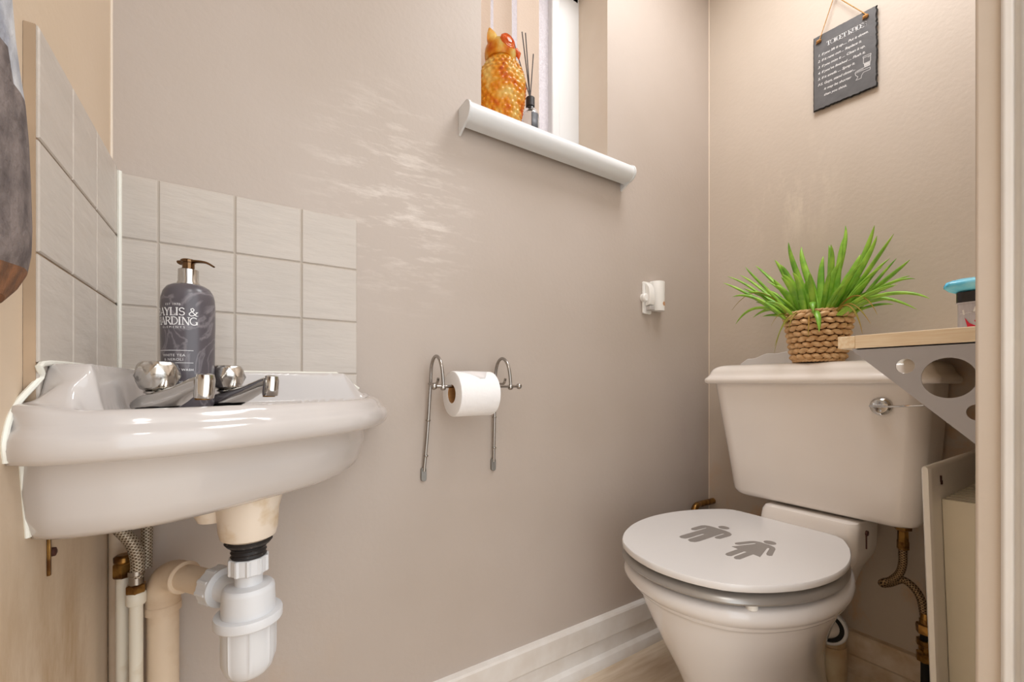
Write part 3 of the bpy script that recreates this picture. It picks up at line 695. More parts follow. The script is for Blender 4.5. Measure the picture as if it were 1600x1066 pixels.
CP = thing('supply_pipe', 'thin capped painted pipe nearest the corner beside the waste pipe', 'pipe', (0.024, -0.052, 0), 'water supply pipes')
obj('pipe', lathe((0.024, -0.052, 0), [(0.0088, 0), (0.0088, 0.515)], n=20), 'pipe_cream', CP)
obj('cap_nut', join(lathe((0.024, -0.052, 0), [(0.011, 0.513), (0.0125, 0.515), (0.0125, 0.533), (0.0105, 0.535)], n=6), lathe((0.024, -0.052, 0), [(0.0105, 0.535), (0.0115, 0.537), (0.0115, 0.543), (0.008, 0.546)], n=20)), 'brass', CP, smooth=25)
CP = thing('supply_pipe', 'thin cream painted pipe joined to the braided hoses under the basin', 'pipe', (0.042, -0.075, 0), 'water supply pipes')
px_, py_ = 0.042, -0.075
obj('pipe', lathe((px_, py_, 0), [(0.0082, 0), (0.0082, 0.482)], n=20), 'pipe_cream', CP)
obj('painted_nut', join(lathe((px_, py_, 0), [(0.0105, 0.477), (0.0118, 0.479), (0.0118, 0.493), (0.0105, 0.495)], n=20)), 'pipe_cream', CP)
obj('hose_nut', lathe((px_, py_, 0), [(0.0105, 0.494), (0.0122, 0.496), (0.0122, 0.506), (0.008, 0.508), (0.0075, 0.520)], n=6), 'brass', CP, smooth=25)
HG = thing('braided_hose', 'braided steel hose curving from the thin pipe up behind the basin', 'hose', (px_, py_, 0.51))
hose('braid', [(px_, py_, 0.515), (px_ + 0.002, py_ - 0.002, 0.540), (px_ - 0.004, py_ - 0.003, 0.568), (px_ - 0.018, py_ - 0.004, 0.592), (px_ - 0.024, py_ - 0.01, 0.612), (px_ - 0.018, py_ - 0.03, 0.6385)], 0.0086, 'braid', HG)
obj('ferrule', lathe((px_, py_, 0), [(0.0088, 0.505), (0.0088, 0.520), (0.0100, 0.521), (0.0100, 0.527)], n=20), 'steel', HG)
HG = thing('braided_hose', 'second braided steel hose rising straight behind the curved one', 'hose', (0.05, -0.045, 0.54))
hose('braid', [(0.050, -0.052, 0.52), (0.050, -0.045, 0.57), (0.050, -0.040, 0.61), (0.052, -0.045, 0.6385)], 0.0075, 'braid', HG)
tag(obj('boxed_pipe', rr_ := tube([(0.011, -0.014, 0.0), (0.011, -0.014, 0.638)], 0.0108, 16), 'pipe_paint'), 'beige painted pipe running up the corner behind the thin pipes', 'pipe')
FB = thing('fixing_bracket', 'small metal fixing strip with screw on the left wall under the basin', 'bracket', (0.001, -0.26, 0.59))
obj('plate', box(0.0003, 0.003, -0.266, -0.262, 0.600, 0.640), 'brass', FB, bevel=0.0005)
obj('screw', lathe((0.0005, -0.256, 0.622), [(0.005, 0), (0.0045, 0.004), (0.002, 0.005)], (1, 0, 0), 16), 'rust_hole_dark', FB)

# ================================================================== TOWEL
def towel():
    zs = [1.34, 1.25, 1.16, 1.114, 1.08, 1.05, 1.03, 1.01, 0.985, 0.957, 0.92, 0.90, 0.885, 0.872, 0.860]
    ye = [-0.460, -0.450, -0.440, -0.433, -0.427, -0.420, -0.412, -0.401, -0.394, -0.390, -0.387, -0.389, -0.395, -0.410, -0.432]
    R = []
    for z, e in zip(zs, ye):
        ring = []; n = 40; y0 = -0.66; half = 0.013 + 0.004 * sst(1.34, 1.0, z) - 0.006 * sst(0.9, 0.86, z)
        for i in range(n):
            th = 2 * PI * i / n; cy = (y0 + e) / 2; ry = (e - y0) / 2
            wob = 1 + 0.10 * math.sin(5 * th + z * 3)
            ring.append((0.021 + half * wob * math.sin(th) * 0.9, cy + ry * math.copysign(abs(math.cos(th)) ** 0.8, math.cos(th)), z + 0.004 * math.sin(3 * th)))
        R.append(ring)
    V, F = loft(R); I = []
    for f in F:
        z = sum(V[k][2] for k in f) / len(f)
        I.append(1 if z > 1.02 else 2 if z < 0.886 else 0)
    return V, F, I
TW = thing('hand_towel', 'dark grey hand towel with pale patterned upper part on the left wall', 'towel', (0.03, -0.56, 0.862))
obj('cloth', towel(), ['towel', 'towel_pale', 'towel_brown'], TW)
HR = thing('towel_hook', 'chrome towel hook holding the grey towel on the left wall', 'hook', (0, -0.56, 1.33))
obj('hook_plate', lathe((0.0005, -0.56, 1.38), [(0.022, 0), (0.022, 0.005), (0.015, 0.008)], (1, 0, 0), 28), 'chrome', HR)
obj('hook_arm', tube(smooth_path([(0.006, -0.56, 1.38), (0.04, -0.56, 1.365), (0.055, -0.56, 1.38)], 6), 0.005, 12), 'chrome', HR)
obj('hanging_loop', tube(smooth_path([(0.03, -0.58, 1.335), (0.032, -0.565, 1.372), (0.032, -0.555, 1.372), (0.03, -0.54, 1.335)], 6), 0.002, 8), 'towel', HR)

# ================================================================== TOILET ROLL HOLDER
TH = thing('toilet_roll_holder', 'chrome wall toilet roll holder with two hooked arms', 'toilet roll holder', (0.6, 0, 0.59))
def arm(x, zb, fx):
    P = [(fx, -0.0065, zb + 0.018), (fx + (x - fx) * 0.3, -0.0085, zb + 0.06), (fx + (x - fx) * 0.6, -0.0115, 0.70), (x, -0.017, 0.80), (x, -0.021, 0.832), (x, -0.031, 0.851), (x, -0.048, 0.859), (x, -0.066, 0.852), (x, -0.079, 0.833), (x, -0.085, 0.805), (x, -0.085, 0.795)]
    obj('hooked_rod', tube(smooth_path(P, 6), 0.0036, 14), 'steel', TH)
    obj('rod_foot', prism(rrect(fx - 0.006, fx + 0.006, zb - 0.004, zb + 0.026, 0.005), -0.0075, -0.0005, 'xz'), 'steel_foot', TH, bevel=0.001)
    obj('eyelet', lathe((x, -0.085, 0.7925), [(0.0052, -0.004), (0.0062, -0.002), (0.0062, 0.002), (0.0052, 0.004)], (1, 0, 0), 20), 'steel', TH)
    obj('end_stop', tube(smooth_path([(x - 0.004, -0.02, 0.80), (x - 0.004, -0.06, 0.800), (x - 0.004, -0.070, 0.812)], 4), 0.003, 10), 'steel', TH)
    for z in (zb + 0.052, 0.72): obj('weld_collar', lathe((fx + (x - fx) * (0.3 if z < 0.7 else 0.68), -0.0095 if z < 0.7 else -0.0125, z), [(0.0046, -0.002), (0.0054, 0), (0.0046, 0.002)], n=16), 'steel', TH)
arm(0.522, 0.590, 0.511); arm(0.686, 0.594, 0.688)
obj('cross_bar', tube([(0.502, -0.085, 0.7945), (0.708, -0.085, 0.7945)], 0.0032, 12), 'steel', TH)
for x in (0.502, 0.709): obj('ball_end', sphere((x, -0.085, 0.7945), 0.0068), 'steel', TH)
TR = thing('toilet_roll', 'white toilet roll hanging on the chrome wall holder', 'toilet roll', (0.59, -0.085, 0.73))
rc = (0.541, -0.085, 0.7790)
def roll():
    pr = [(0.0195, 0.0005), (0.0195, 0.0), (0.0440, 0.0), (0.0468, 0.001), (0.0475, 0.003), (0.0475, 0.089), (0.0468, 0.091), (0.044, 0.092), (0.0195, 0.092), (0.0195, 0.0915)]
    g = lathe(rc, pr + [pr[0]], (1, 0, 0), 64, False, False); return g
obj('paper', roll(), 'paper', TR, smooth=40)
obj('core_tube', lathe(rc, [(0.0194, 0.0005), (0.0194, 0.0915), (0.0182, 0.0915), (0.0182, 0.0005), (0.0194, 0.0005)], (1, 0, 0), 40, False, False), 'core', TR)
# folded end of the paper on top of the roll
fv = []
for i, (u0, u1) in enumerate(((0.008, 0.082), (0.014, 0.077), (0.026, 0.071), (0.038, 0.066), (0.048, 0.060))):
    a = math.radians(90 + 4 + 11 * i)
    for u in (u0, (u0 + u1) / 2, u1):
        r_ = 0.0479 + (0.0006 if u == (u0 + u1) / 2 else 0)
        fv.append((rc[0] + u, rc[1] + r_ * math.cos(a), rc[2] + r_ * math.sin(a)))
ff = [(3 * i + j, 3 * i + j + 1, 3 * i + j + 4, 3 * i + j + 3) for i in range(4) for j in range(2)]
o = obj('folded_end', (fv, ff), 'paper_fold', TR); m_ = o.modifiers.new('s', 'SOLIDIFY'); m_.thickness = 0.0006

# ================================================================== WALL CLIP AND WHITE CYLINDER
CL = thing('wall_latch', 'white latch plate with grey catch on the window wall', 'latch', (1.245, 0, 1.02))
obj('base_plate', prism(rrect(1.223, 1.262, 1.018, 1.118, 0.006), -0.006, -0.0005, 'xz'), 'plastic', CL, bevel=0.0015)
obj('round_boss', lathe((1.228, -0.0005, 1.067), [(0.013, 0), (0.013, -0.012), (0.010, -0.015)], (0, 1, 0), 24), 'plastic', CL)
obj('catch', prism([(-0.006, 1.112), (-0.012, 1.112), (-0.022, 1.098), (-0.026, 1.062), (-0.022, 1.045), (-0.006, 1.042)], 1.232, 1.256, 'yz'), 'plastic', CL, bevel=0.002)
obj('metal_tongue', box(1.236, 1.258, -0.022, -0.006, 1.029, 1.0415), 'grey_plastic', CL, bevel=0.0015)
CY = thing('wall_holder', 'white rounded plastic holder with a tan dot beside the latch plate', 'holder', (1.287, 0, 1.03))
cas = obj('casing', loft([[(1.287 + sx_ * a, -0.0005 - 0.030 * b if b > 0 else -0.0005, z) for a, b in [(math.cos(math.radians(q)), math.sin(math.radians(q))) for q in range(0, 181, 15)]] for z, sx_ in ((1.030, 0.0235), (1.033, 0.0255), (1.08, 0.0245), (1.120, 0.0265), (1.1225, 0.0245))]), 'plastic', CY)
dn = Vector((0.45, -0.89, 0)).normalized()
obj('dot', lathe((1.292, -0.0285, 1.052), [(0.0068, -0.002), (0.0068, 0.0015)], (0.2, -1, 0), 20), 'copper_dot', cas)

# ================================================================== SLATE SIGN
SG = thing('slate_sign', 'dark slate toilet rules sign hanging from twine on the wall', 'sign', (X1, -0.405, 1.58))
sy0, sz0, sw_, sh_ = -0.331, 1.797, 0.1465, 0.2115
sxf = 1.5655
def sg(u, v, d=0.0): return (sxf - d, sy0 - u, sz0 - sh_ + v - u * 0.072)
def sign_board():
    rnd = random.Random(3); P = []
    n = 34
    for i in range(n): P.append((sw_ * i / n, 0.0 + rnd.uniform(-.0012, .0012)))
    for i in range(n + 8): P.append((sw_ + rnd.uniform(-.0014, .0010), sh_ * i / (n + 8)))
    for i in range(n): P.append((sw_ * (1 - i / n), sh_ + rnd.uniform(-.0004, .0004)))
    for i in range(n): P.append((rnd.uniform(-.0004, .0004), sh_ * (1 - i / n)))
    ins = [((u - sw_ / 2) * (1 - 0.0025 / (sw_ / 2)) + sw_ / 2, (v - sh_ / 2) * (1 - 0.0022 / (sh_ / 2)) + sh_ / 2) for u, v in P]
    r0 = [sg(u, v, 0) for u, v in ins]; r1 = [sg(u, v, -0.0022) for u, v in P]; r2 = [sg(u, v, -0.0055) for u, v in P]
    V, F = loft([r0, r1, r2]); I = [1] * len(F); I[-2] = 0; return V, F, I
SB = obj('board', sign_board(), ['slate', 'slate_edge'], SG, smooth=0)
def st(txt, h, u, v, serif=False, **k):
    if serif:
        V, F, wd = serif_text(txt, h, **k); off = u - wd / 2
    else:
        V, F = text2d(txt, h * 1.4, **k); off = u
    return ([sg(off + p[0], v + p[1], 0.0004) for p in V], F)
L_ = [st('TOILET RULES', 0.0125, 0.079, 0.170, True, bold=1.15, slab=0.17, sw=0.11, track=0.86)]
lines = ['1. If you lift it up..... Put it down.', '2. If it runs out.... Replace it.', '3. If you miss it .... Clean it up.', "4. If you've finished .... Flush it.", '5. If it smells .... Spray it.', 'P.S. Guys, stand closer...', '      it may be shorter', '      than you think.']
for i, s in enumerate(lines): L_.append(st(s, 0.0066, 0.0120, 0.1500 - 0.0168 * i, shear=0.3, offset=0.0001, spacing=0.98))
# line drawing of a toilet, bottom right
def ln(P, wd=0.0008):
    gs = []
    for a, b in zip(P[:-1], P[1:]):
        dx, dy = b[0] - a[0], b[1] - a[1]; l = math.hypot(dx, dy) or 1; nx, ny = -dy / l * wd / 2, dx / l * wd / 2
        gs.append(([sg(p[0], p[1], 0.0004) for p in ((a[0] + nx, a[1] + ny), (a[0] - nx, a[1] - ny), (b[0] - nx, b[1] - ny), (b[0] + nx, b[1] + ny))], [(0, 1, 2, 3)]))
    return gs
D0 = [[(0.109, 0.122), (0.129, 0.122), (0.129, 0.117), (0.109, 0.117), (0.109, 0.122)], [(0.110, 0.117), (0.110, 0.098), (0.128, 0.098), (0.128, 0.117)], [(0.121, 0.1135), (0.126, 0.1135)],
      [(0.112, 0.098), (0.113, 0.086), (0.126, 0.086), (0.127, 0.098)], [(0.113, 0.096), (0.1255, 0.096)], [(0.113, 0.093), (0.1255, 0.093)], [(0.113, 0.090), (0.1255, 0.090)], [(0.113, 0.0945), (0.1255, 0.0945)], [(0.113, 0.0915), (0.1255, 0.0915)], [(0.113, 0.088), (0.126, 0.088)],
      [(0.127, 0.085), (0.105, 0.085), (0.092, 0.083), (0.088, 0.080), (0.092, 0.078), (0.112, 0.078)], [(0.088, 0.079), (0.090, 0.070), (0.096, 0.063), (0.092, 0.056), (0.090, 0.054), (0.104, 0.054), (0.105, 0.062), (0.110, 0.070), (0.127, 0.070), (0.127, 0.078), (0.112, 0.078)], [(0.093, 0.081), (0.110, 0.082)]]
for q in D0: L_ += ln([(0.134 + (a - 0.129) * 0.84, 0.092 + (b - 0.122) * 0.80) for a, b in q])
for g in L_[:9]: obj('lettering', g, 'ink', SB, smooth=0)
obj('toilet_drawing', join(*L_[9:]), 'ink', SB, smooth=0)
obj('cord', join(tube([sg(0.017, 0.197, 0.002), sg(0.052, 0.30, 0.0)], 0.0012, 8), tube([sg(0.126, 0.197, 0.002), sg(0.052, 0.30, 0.0)], 0.0012, 8)), 'twine', SG)
for u, v in ((0.016, 0.1935), (0.124, 0.1945)):
    obj('knot', join(sphere(sg(u, v, 0.003), 0.0048, 14, 1, 1.25, 0.9), sphere(sg(u - 0.004, v + 0.001, 0.003), 0.0034, 12), tube([sg(u, v, 0.003), sg(u - 0.008, v - 0.004, 0.002)], 0.0014, 6)), 'cord', SG)
NL = obj('nail', lathe((X1 - 0.0005, sg(0.052, 0, 0)[1], sg(0.052, 0.30, 0)[2]), [(0.0015, 0), (0.0015, -0.012), (0.004, -0.012), (0.004, -0.0135)], (1, 0, 0), 14), 'steel', SG)

# ================================================================== TOILET
TO = thing('toilet', 'white ceramic toilet with cistern and lid printed with man and woman symbols', 'toilet', (1.25, -0.35, 0))
HP = [(0.0, 0.0), (0.0025, 0.030), (0.010, 0.062), (0.020, 0.088), (0.035, 0.116), (0.055, 0.138), (0.079, 0.157), (0.107, 0.174), (0.137, 0.188), (0.168, 0.199), (0.20, 0.206), (0.235, 0.211), (0.265, 0.212), (0.30, 0.2105), (0.331, 0.206), (0.362, 0.199), (0.39, 0.190), (0.425, 0.1765), (0.456, 0.160), (0.480, 0.146), (0.494, 0.130), (0.498, 0.105), (0.498, 0.05), (0.498, 0.0)]
def dshape(x0, yc, sx=1.0, sy=1.0, z=0.0, n=72, cx=0.25):
    # smooth closed outline from half profile, resampled by angle around (cx)
    P = [Vector((a, b, 0)) for a, b in HP]; full = P + [Vector((p.x, -p.y, 0)) for p in P[-2:0:-1]]
    full = full + [full[0]]
    L = [0]
    for i in range(1, len(full)): L.append(L[-1] + (full[i] - full[i - 1]).length)
    out = []; k = 0
    for j in range(n):
        s = L[-1] * j / n
        while L[k + 1] < s: k += 1
        t = (s - L[k]) / (L[k + 1] - L[k]); p = full[k].lerp(full[k + 1], t)
        out.append((x0 + cx + (p.x - cx) * sx, yc - p.y * sy, z))
    return out
YC = -0.338
LX = 0.866
def drings(spec, yc=YC):   # spec: (x front, x back, half width, z)
    R = []
    for xf_, xb, hw, z in spec:
        sx = (xb - xf_) / 0.498; R.append(dshape(xf_, yc, sx, hw / 0.212, z, cx=0.0))
    return R
obj('lid', loft(drings([(LX + 0.0015, 1.3625, 0.2105, 0.4265), (LX, 1.364, 0.212, 0.4285), (LX, 1.364, 0.212, 0.4380), (LX + 0.0015, 1.3625, 0.2105, 0.4400)])), 'seat_white', TO, smooth=40)
def polyplate(poly, z0, z1): return prism(poly, z0, z1)
man = [(1.112, -0.248), (1.108, -0.254), (1.114, -0.26), (1.152, -0.262), (1.1535, -0.2635), (1.151, -0.265), (1.051, -0.2635), (1.042, -0.266), (1.038, -0.273), (1.043, -0.281), (1.055, -0.2835), (1.105, -0.2835), (1.1075, -0.286), (1.105, -0.2885), (1.049, -0.2875), (1.040, -0.290), (1.036, -0.299), (1.042, -0.307), (1.055, -0.3095), (1.145, -0.309), (1.149, -0.311), (1.147, -0.313), (1.112, -0.312), (1.106, -0.3145), (1.104, -0.320), (1.109, -0.326), (1.149, -0.328), (1.161, -0.324), (1.169, -0.315), (1.172, -0.304), (1.173, -0.273), (1.172, -0.259), (1.167, -0.250), (1.158, -0.2455), (1.12, -0.245)]
wom = [(1.112, -0.359), (1.107, -0.364), (1.111, -0.370), (1.149, -0.3825), (1.1505, -0.3855), (1.146, -0.387), (1.087, -0.367), (1.084, -0.3825), (1.041, -0.3815), (1.033, -0.384), (1.030, -0.390), (1.035, -0.396), (1.082, -0.3965), (1.084, -0.399), (1.082, -0.4015), (1.038, -0.401), (1.030, -0.404), (1.028, -0.410), (1.034, -0.415), (1.083, -0.4155), (1.081, -0.431), (1.141, -0.4145), (1.146, -0.4145), (1.146, -0.4175), (1.110, -0.4285), (1.103, -0.433), (1.104, -0.4385), (1.110, -0.441), (1.152, -0.427), (1.161, -0.421), (1.165, -0.411), (1.167, -0.387), (1.163, -0.377), (1.154, -0.371), (1.118, -0.3595)]
for nm, P, hc in (('man_symbol', man, (1.191, -0.286)), ('woman_symbol', wom, (1.182, -0.4005))):
    V1, F1 = prism(P, 0.4399, 0.4404)
    hd = prism([(hc[0] + 0.0125 * math.cos(2 * PI * i / 24), hc[1] + 0.0125 * math.sin(2 * PI * i / 24)) for i in range(24)], 0.4399, 0.4404)
    o = obj(nm, join((V1, F1), hd), 'symbol', TO, smooth=0)
seat_o = drings([(LX + 0.012, 1.36, 0.203, 0.4000), (LX + 0.003, 1.363, 0.2105, 0.4020), (LX + 0.000, 1.364, 0.2125, 0.4060), (LX + 0.003, 1.363, 0.2105, 0.4115), (LX + 0.012, 1.36, 0.203, 0.4170), (LX + 0.030, 1.35, 0.186, 0.4195)])
seat_i = drings([(LX + 0.085, 1.24, 0.118, 0.4170), (LX + 0.090, 1.236, 0.113, 0.408), (LX + 0.085, 1.24, 0.118, 0.4000)])
g = loft(seat_o + seat_i, False, False); n = 72; m = len(seat_o) + len(seat_i)
g = (g[0], g[1] + [((m - 1) * n + i, (m - 1) * n + (i + 1) % n, (i + 1) % n, i) for i in range(n)])
obj('seat_ring', g, 'silver', TO, smooth=40)
fb = (0.998, -0.515)
for b_ in ((0.942, -0.463), (0.930, -0.23)):
    obj('seat_buffer', lathe((b_[0] + 0.012, b_[1] - 0.018 if b_[1] < -0.4 else b_[1], 0), [(0.008, 0.3895), (0.0105, 0.3915), (0.0105, 0.4000), (0.006, 0.401)], n=20), 'plastic', TO)
    obj('lid_buffer', lathe((b_[0] + 0.02, b_[1] + 0.01, 0), [(0.008, 0.4185), (0.0095, 0.4195), (0.0095, 0.4265)], n=20), 'plastic', TO)
# bowl: ogee rim then tapering to a foot
pan = [ (1.00, 1.470, 0.112, 0.0), (1.00, 1.470, 0.114, 0.012), (1.015, 1.46, 0.106, 0.05), (1.010, 1.455, 0.106, 0.11), (0.978, 1.450, 0.118, 0.17), (0.948, 1.440, 0.140, 0.225), (0.925, 1.420, 0.162, 0.275),
        (0.9125, 1.405, 0.178, 0.310), (0.908, 1.398, 0.1855, 0.3300), (0.905, 1.395, 0.190, 0.3375), (0.8975, 1.393, 0.1985, 0.3405), (0.8945, 1.392, 0.2015, 0.3450), (0.8935, 1.390, 0.2025, 0.3505),
        (0.884, 1.388, 0.207, 0.3545), (0.875, 1.386, 0.213, 0.366), (0.872, 1.384, 0.214, 0.376), (0.876, 1.382, 0.211, 0.386), (0.885, 1.378, 0.204, 0.3915), (0.90, 1.372, 0.194, 0.393),
        (0.95, 1.26, 0.130, 0.390), (0.965, 1.24, 0.118, 0.370), (1.0, 1.21, 0.09, 0.30), (1.08, 1.17, 0.04, 0.24)]
obj('pan', loft(drings(pan)), 'ceramic', TO, smooth=50)
plat = []
for z, y0, y1, xf_ in ((0.22, -0.43, -0.25, 1.42), (0.34, -0.470, -0.262, 1.395), (0.38, -0.492, -0.268, 1.372), (0.40, -0.497, -0.272, 1.366), (0.462, -0.499, -0.284, 1.363), (0.4715, -0.496, -0.289, 1.367), (0.4735, -0.489, -0.296, 1.375)):
    plat.append([(a, b, z) for a, b in rrect(xf_, 1.52, y0, y1, 0.022, 6)])
obj('cistern_ledge', loft(plat), 'cistern', TO, smooth=40)
po = Vector((1.36, -0.378, 0.185)); pd = Vector((1.447, -0.412, 0.176)) - po
obj('pan_outlet', lathe(tuple(po), [(0.036, 0), (0.030, pd.length * 0.6), (0.0275, pd.length), (0.026, pd.length + 0.012)], tuple(pd), 30), 'cistern', TO)
# cistern
rg = []
for z, y0, y1, xf_, r in ((0.4765, -0.560, -0.215, 1.425, 0.03), (0.4790, -0.583, -0.200, 1.405, 0.034), (0.4850, -0.592, -0.190, 1.393, 0.036), (0.496, -0.596, -0.184, 1.388, 0.038), (0.58, -0.603, -0.168, 1.387, 0.042), (0.70, -0.612, -0.144, 1.386, 0.044), (0.8005, -0.618, -0.125, 1.385, 0.044)):
    rg.append([(a, b, z) for a, b in rrect(xf_, 1.572, y0, y1, r, 8)])
obj('cistern_body', loft(rg), 'cistern', TO, smooth=40)
rg = []
for z, i in ((0.8005, 0.006), (0.8012, 0.003), (0.804, 0.0005), (0.810, -0.001), (0.816, 0.0005), (0.821, 0.005), (0.828, 0.010), (0.836, 0.0125), (0.843, 0.016), (0.849, 0.022), (0.853, 0.030), (0.8555, 0.040), (0.8565, 0.052), (0.8568, 0.09)):
    rg.append([(a, b, z) for a, b in rrect(1.371 + i, 1.574 - min(i * 0.3, 0.02), -0.636 + i, -0.107 - i, 0.022, 6)])
obj('cistern_lid', loft(rg), 'cistern', TO, smooth=40)
# scalloped white upstand along the back of the lid
pl = []
ys = [-0.130 - 0.0115 * i for i in range(34)]
for i, y in enumerate(ys):
    base = 0.877 + 0.018 * sst(-0.13, -0.24, y) * sst(-0.52, -0.42, y) if True else 0
    pl.append((y, base + 0.0022 * math.sin(i * 1.15) - 0.012 * sst(-0.155, -0.13, y)))
obj('lid_upstand', prism([(ys[0], 0.8555)] + pl + [(ys[-1], 0.8555)], 1.545, 1.5735, 'yz'), 'ceramic', TO, bevel=0.002)
FL = obj('flush_lever', join(tube(smooth_path([(1.372, -0.532, 0.750), (1.366, -0.560, 0.7505), (1.360, -0.590, 0.7530), (1.358, -0.618, 0.7560)], 5), [0.0036] * 6 + [0.0045] * 10, 12, squash=0.55), lathe((1.3855, -0.540, 0.750), [(0.0195, 0), (0.0205, -0.003), (0.0195, -0.008), (0.015, -0.0125), (0.0125, -0.013)], (1, 0, 0), 36),
      xf(box(-0.004, 0.0, -0.019, 0.019, -0.0022, 0.0022), Matrix.Translation((1.3735, -0.541, 0.750)))), 'chrome', TO, smooth=30)
obj('hinge_bolt', join(lathe((1.40, -0.507, 0.452), [(0.006, 0), (0.006, 0.004)], (0, -1, 0), 14), box(1.399, 1.4015, -0.509, -0.5065, 0.415, 0.455)), 'rust_hole_dark', TO)

# soil pipe with dark joint
SP = thing('soil_pipe', 'wide cream soil pipe standing behind the toilet pan', 'pipe', (1.475, -0.415, 0))
e0 = Vector((1.478, -0.402, 0.172)); d_ = Vector((-0.93, -0.30, 0.12)).normalized()
path = [e0 + d_ * 0.036, e0 + d_ * 0.018 + Vector((0, 0, 0.0))] + [e0 + Vector((0, 0, -0.01)), e0 + Vector((0, 0, -0.035))]
obj('elbow', join(tube(smooth_path([e0 + d_ * 0.034, e0 + d_ * 0.012, e0 + Vector((0.006, 0, -0.020)), e0 + Vector((0.006, 0, -0.055))], 6), 0.0345, 36)), 'soil', SP)
obj('collar', lathe(tuple(e0 + d_ * 0.026), [(0.040, 0), (0.0425, 0.003), (0.0425, 0.018), (0.040, 0.021), (0.035, 0.0215), (0.035, 0.017)], tuple(d_), 40, False, False), 'pvc', SP)
obj('rubber_joint', lathe(tuple(e0 + d_ * 0.026), [(0.0352, 0.002), (0.0352, 0.018)], tuple(d_), 36), 'rubber_dark', SP)
obj('vertical_pipe', lathe((1.484, -0.402, 0), [(0.0375, 0), (0.0375, 0.118), (0.0345, 0.120), (0.0345, 0.13)], n=40), 'soil', SP)
# pipe at the back corner
BE = thing('pipe_fitting', 'small brass pipe elbow on the wall behind the toilet seat lid', 'pipe fitting', (1.50, -0.02, 0.36))
obj('elbow', tube(smooth_path([(1.455, -0.018, 0.33), (1.457, -0.022, 0.372), (1.470, -0.022, 0.388), (1.500, -0.016, 0.388), (1.575, -0.016, 0.388)], 6), 0.0105, 18), 'brass', BE)
obj('pipe', lathe((1.455, -0.018, 0), [(0.0075, 0.1335), (0.0075, 0.335)], n=16), 'pipe_cream', BE)

# cistern feed hose
HS = thing('cistern_hose', 'braided brown steel hose feeding the cistern from a brass valve', 'hose', (1.49, -0.586, 0.14))
hose('braid', [(1.49, -0.549, 0.425), (1.49, -0.549, 0.40), (1.49, -0.5485, 0.375), (1.488, -0.543, 0.350), (1.480, -0.530, 0.331), (1.470, -0.519, 0.325), (1.472, -0.517, 0.319), (1.485, -0.526, 0.321), (1.495, -0.545, 0.334), (1.497, -0.560, 0.329), (1.497, -0.573, 0.315), (1.495, -0.581, 0.297), (1.492, -0.586, 0.268)], 0.0083, 'braid_dark', HS)
obj('tank_nut', join(lathe((1.49, -0.549, 0), [(0.013, 0.474), (0.0165, 0.470), (0.0165, 0.456), (0.010, 0.453), (0.0105, 0.430), (0.0115, 0.428), (0.0115, 0.410)], n=6)), 'brass', HS, smooth=20)
VX, VY = 1.492, -0.588
obj('ferrule', lathe((VX, VY, 0), [(0.0095, 0.275), (0.0095, 0.262), (0.011, 0.260), (0.011, 0.248)], n=20), 'brass', HS)
obj('upper_nut', lathe((VX, VY, 0), [(0.011, 0.252), (0.0165, 0.249), (0.0175, 0.243), (0.0165, 0.229), (0.011, 0.227)], n=6), 'brass', HS, smooth=20)
obj('valve_stem', lathe((VX, VY, 0), [(0.0095, 0.228), (0.0095, 0.213)], n=20), 'rubber_dark', HS)
obj('valve_body', join(lathe((VX, VY, 0), [(0.0165, 0.214), (0.0165, 0.202), (0.013, 0.200), (0.013, 0.186), (0.0165, 0.184), (0.0165, 0.166), (0.012, 0.164)], n=8), lathe((VX - 0.012, VY + 0.004, 0.188), [(0.006, 0), (0.006, 0.006)], (-1, 0.2, 0), 12)), 'brass', HS, smooth=20)
obj('tail_pipe', lathe((VX, VY, 0), [(0.0085, 0.166), (0.0085, 0.0)], n=18), 'rubber_dark', HS)
tag(obj('floor_cloth', join(box(1.500, 1.545, -0.53, -0.45, 0.0, 0.010)), 'rag', bevel=0.004), 'dark red cloth scrap on the floor behind the toilet', 'cloth')

# ================================================================== RADIATOR
RD = thing('radiator', 'cream panel radiator seen edge-on beside the door frame', 'radiator', (1.36, -0.70, 0.12))
TILT = Matrix.Translation((0, -0.664, 0.655)) @ Matrix.Rotation(math.radians(-1.7), 4, 'X') @ Matrix.Translation((0, 0.664, -0.655))
RX0, RX1 = 1.181, 1.545
pts = rrect(-0.6670, -0.6540, 0.13, 0.655, 0.0055, 5)
R1 = [[(RX0, (a + 0.6605) * 0.55 - 0.6605, 0.39 + (b - 0.39) * 0.995) for a, b in pts], [(RX0 + 0.004, (a + 0.6605) * 0.9 - 0.6605, b) for a, b in pts], [(RX0 + 0.010, a, b) for a, b in pts], [(RX1, a, b) for a, b in pts]]
obj('front_panel', xf(loft(R1), TILT), 'rad_w', RD, smooth=50)
fins = [box(1.238, 1.250, -0.733, -0.6675, 0.16, 0.592)]
for k in range(1, 11): fins.append(box(1.238 + 0.026 * k, 1.248 + 0.026 * k, -0.733, -0.6675, 0.16, 0.592))
fins.append(box(1.238, 1.508, -0.7345, -0.7325, 0.16, 0.560))
obj('convector', xf(join(*fins), TILT), 'rad', RD, bevel=0.0015)
obj('dark_hole_mark', xf(join(box(1.235, 1.2385, -0.6690, -0.6668, 0.622, 0.634), box(1.2365, 1.242, -0.6690, -0.6668, 0.618, 0.625)), TILT), 'rust_hole_dark', RD)  # dark boxes standing in for the shaded screw hole
obj('wall_bracket', join(box(1.30, 1.33, -0.779, -0.745, 0.2, 0.5), box(1.45, 1.48, -0.779, -0.745, 0.2, 0.5)), 'rad', RD)
obj('tail_pipe', join(lathe((1.20, -0.70, 0), [(0.008, 0.0), (0.008, 0.16)], n=14), tube([(1.20, -0.70, 0.15), (1.25, -0.69, 0.155)], 0.01, 12)), 'rad', RD)

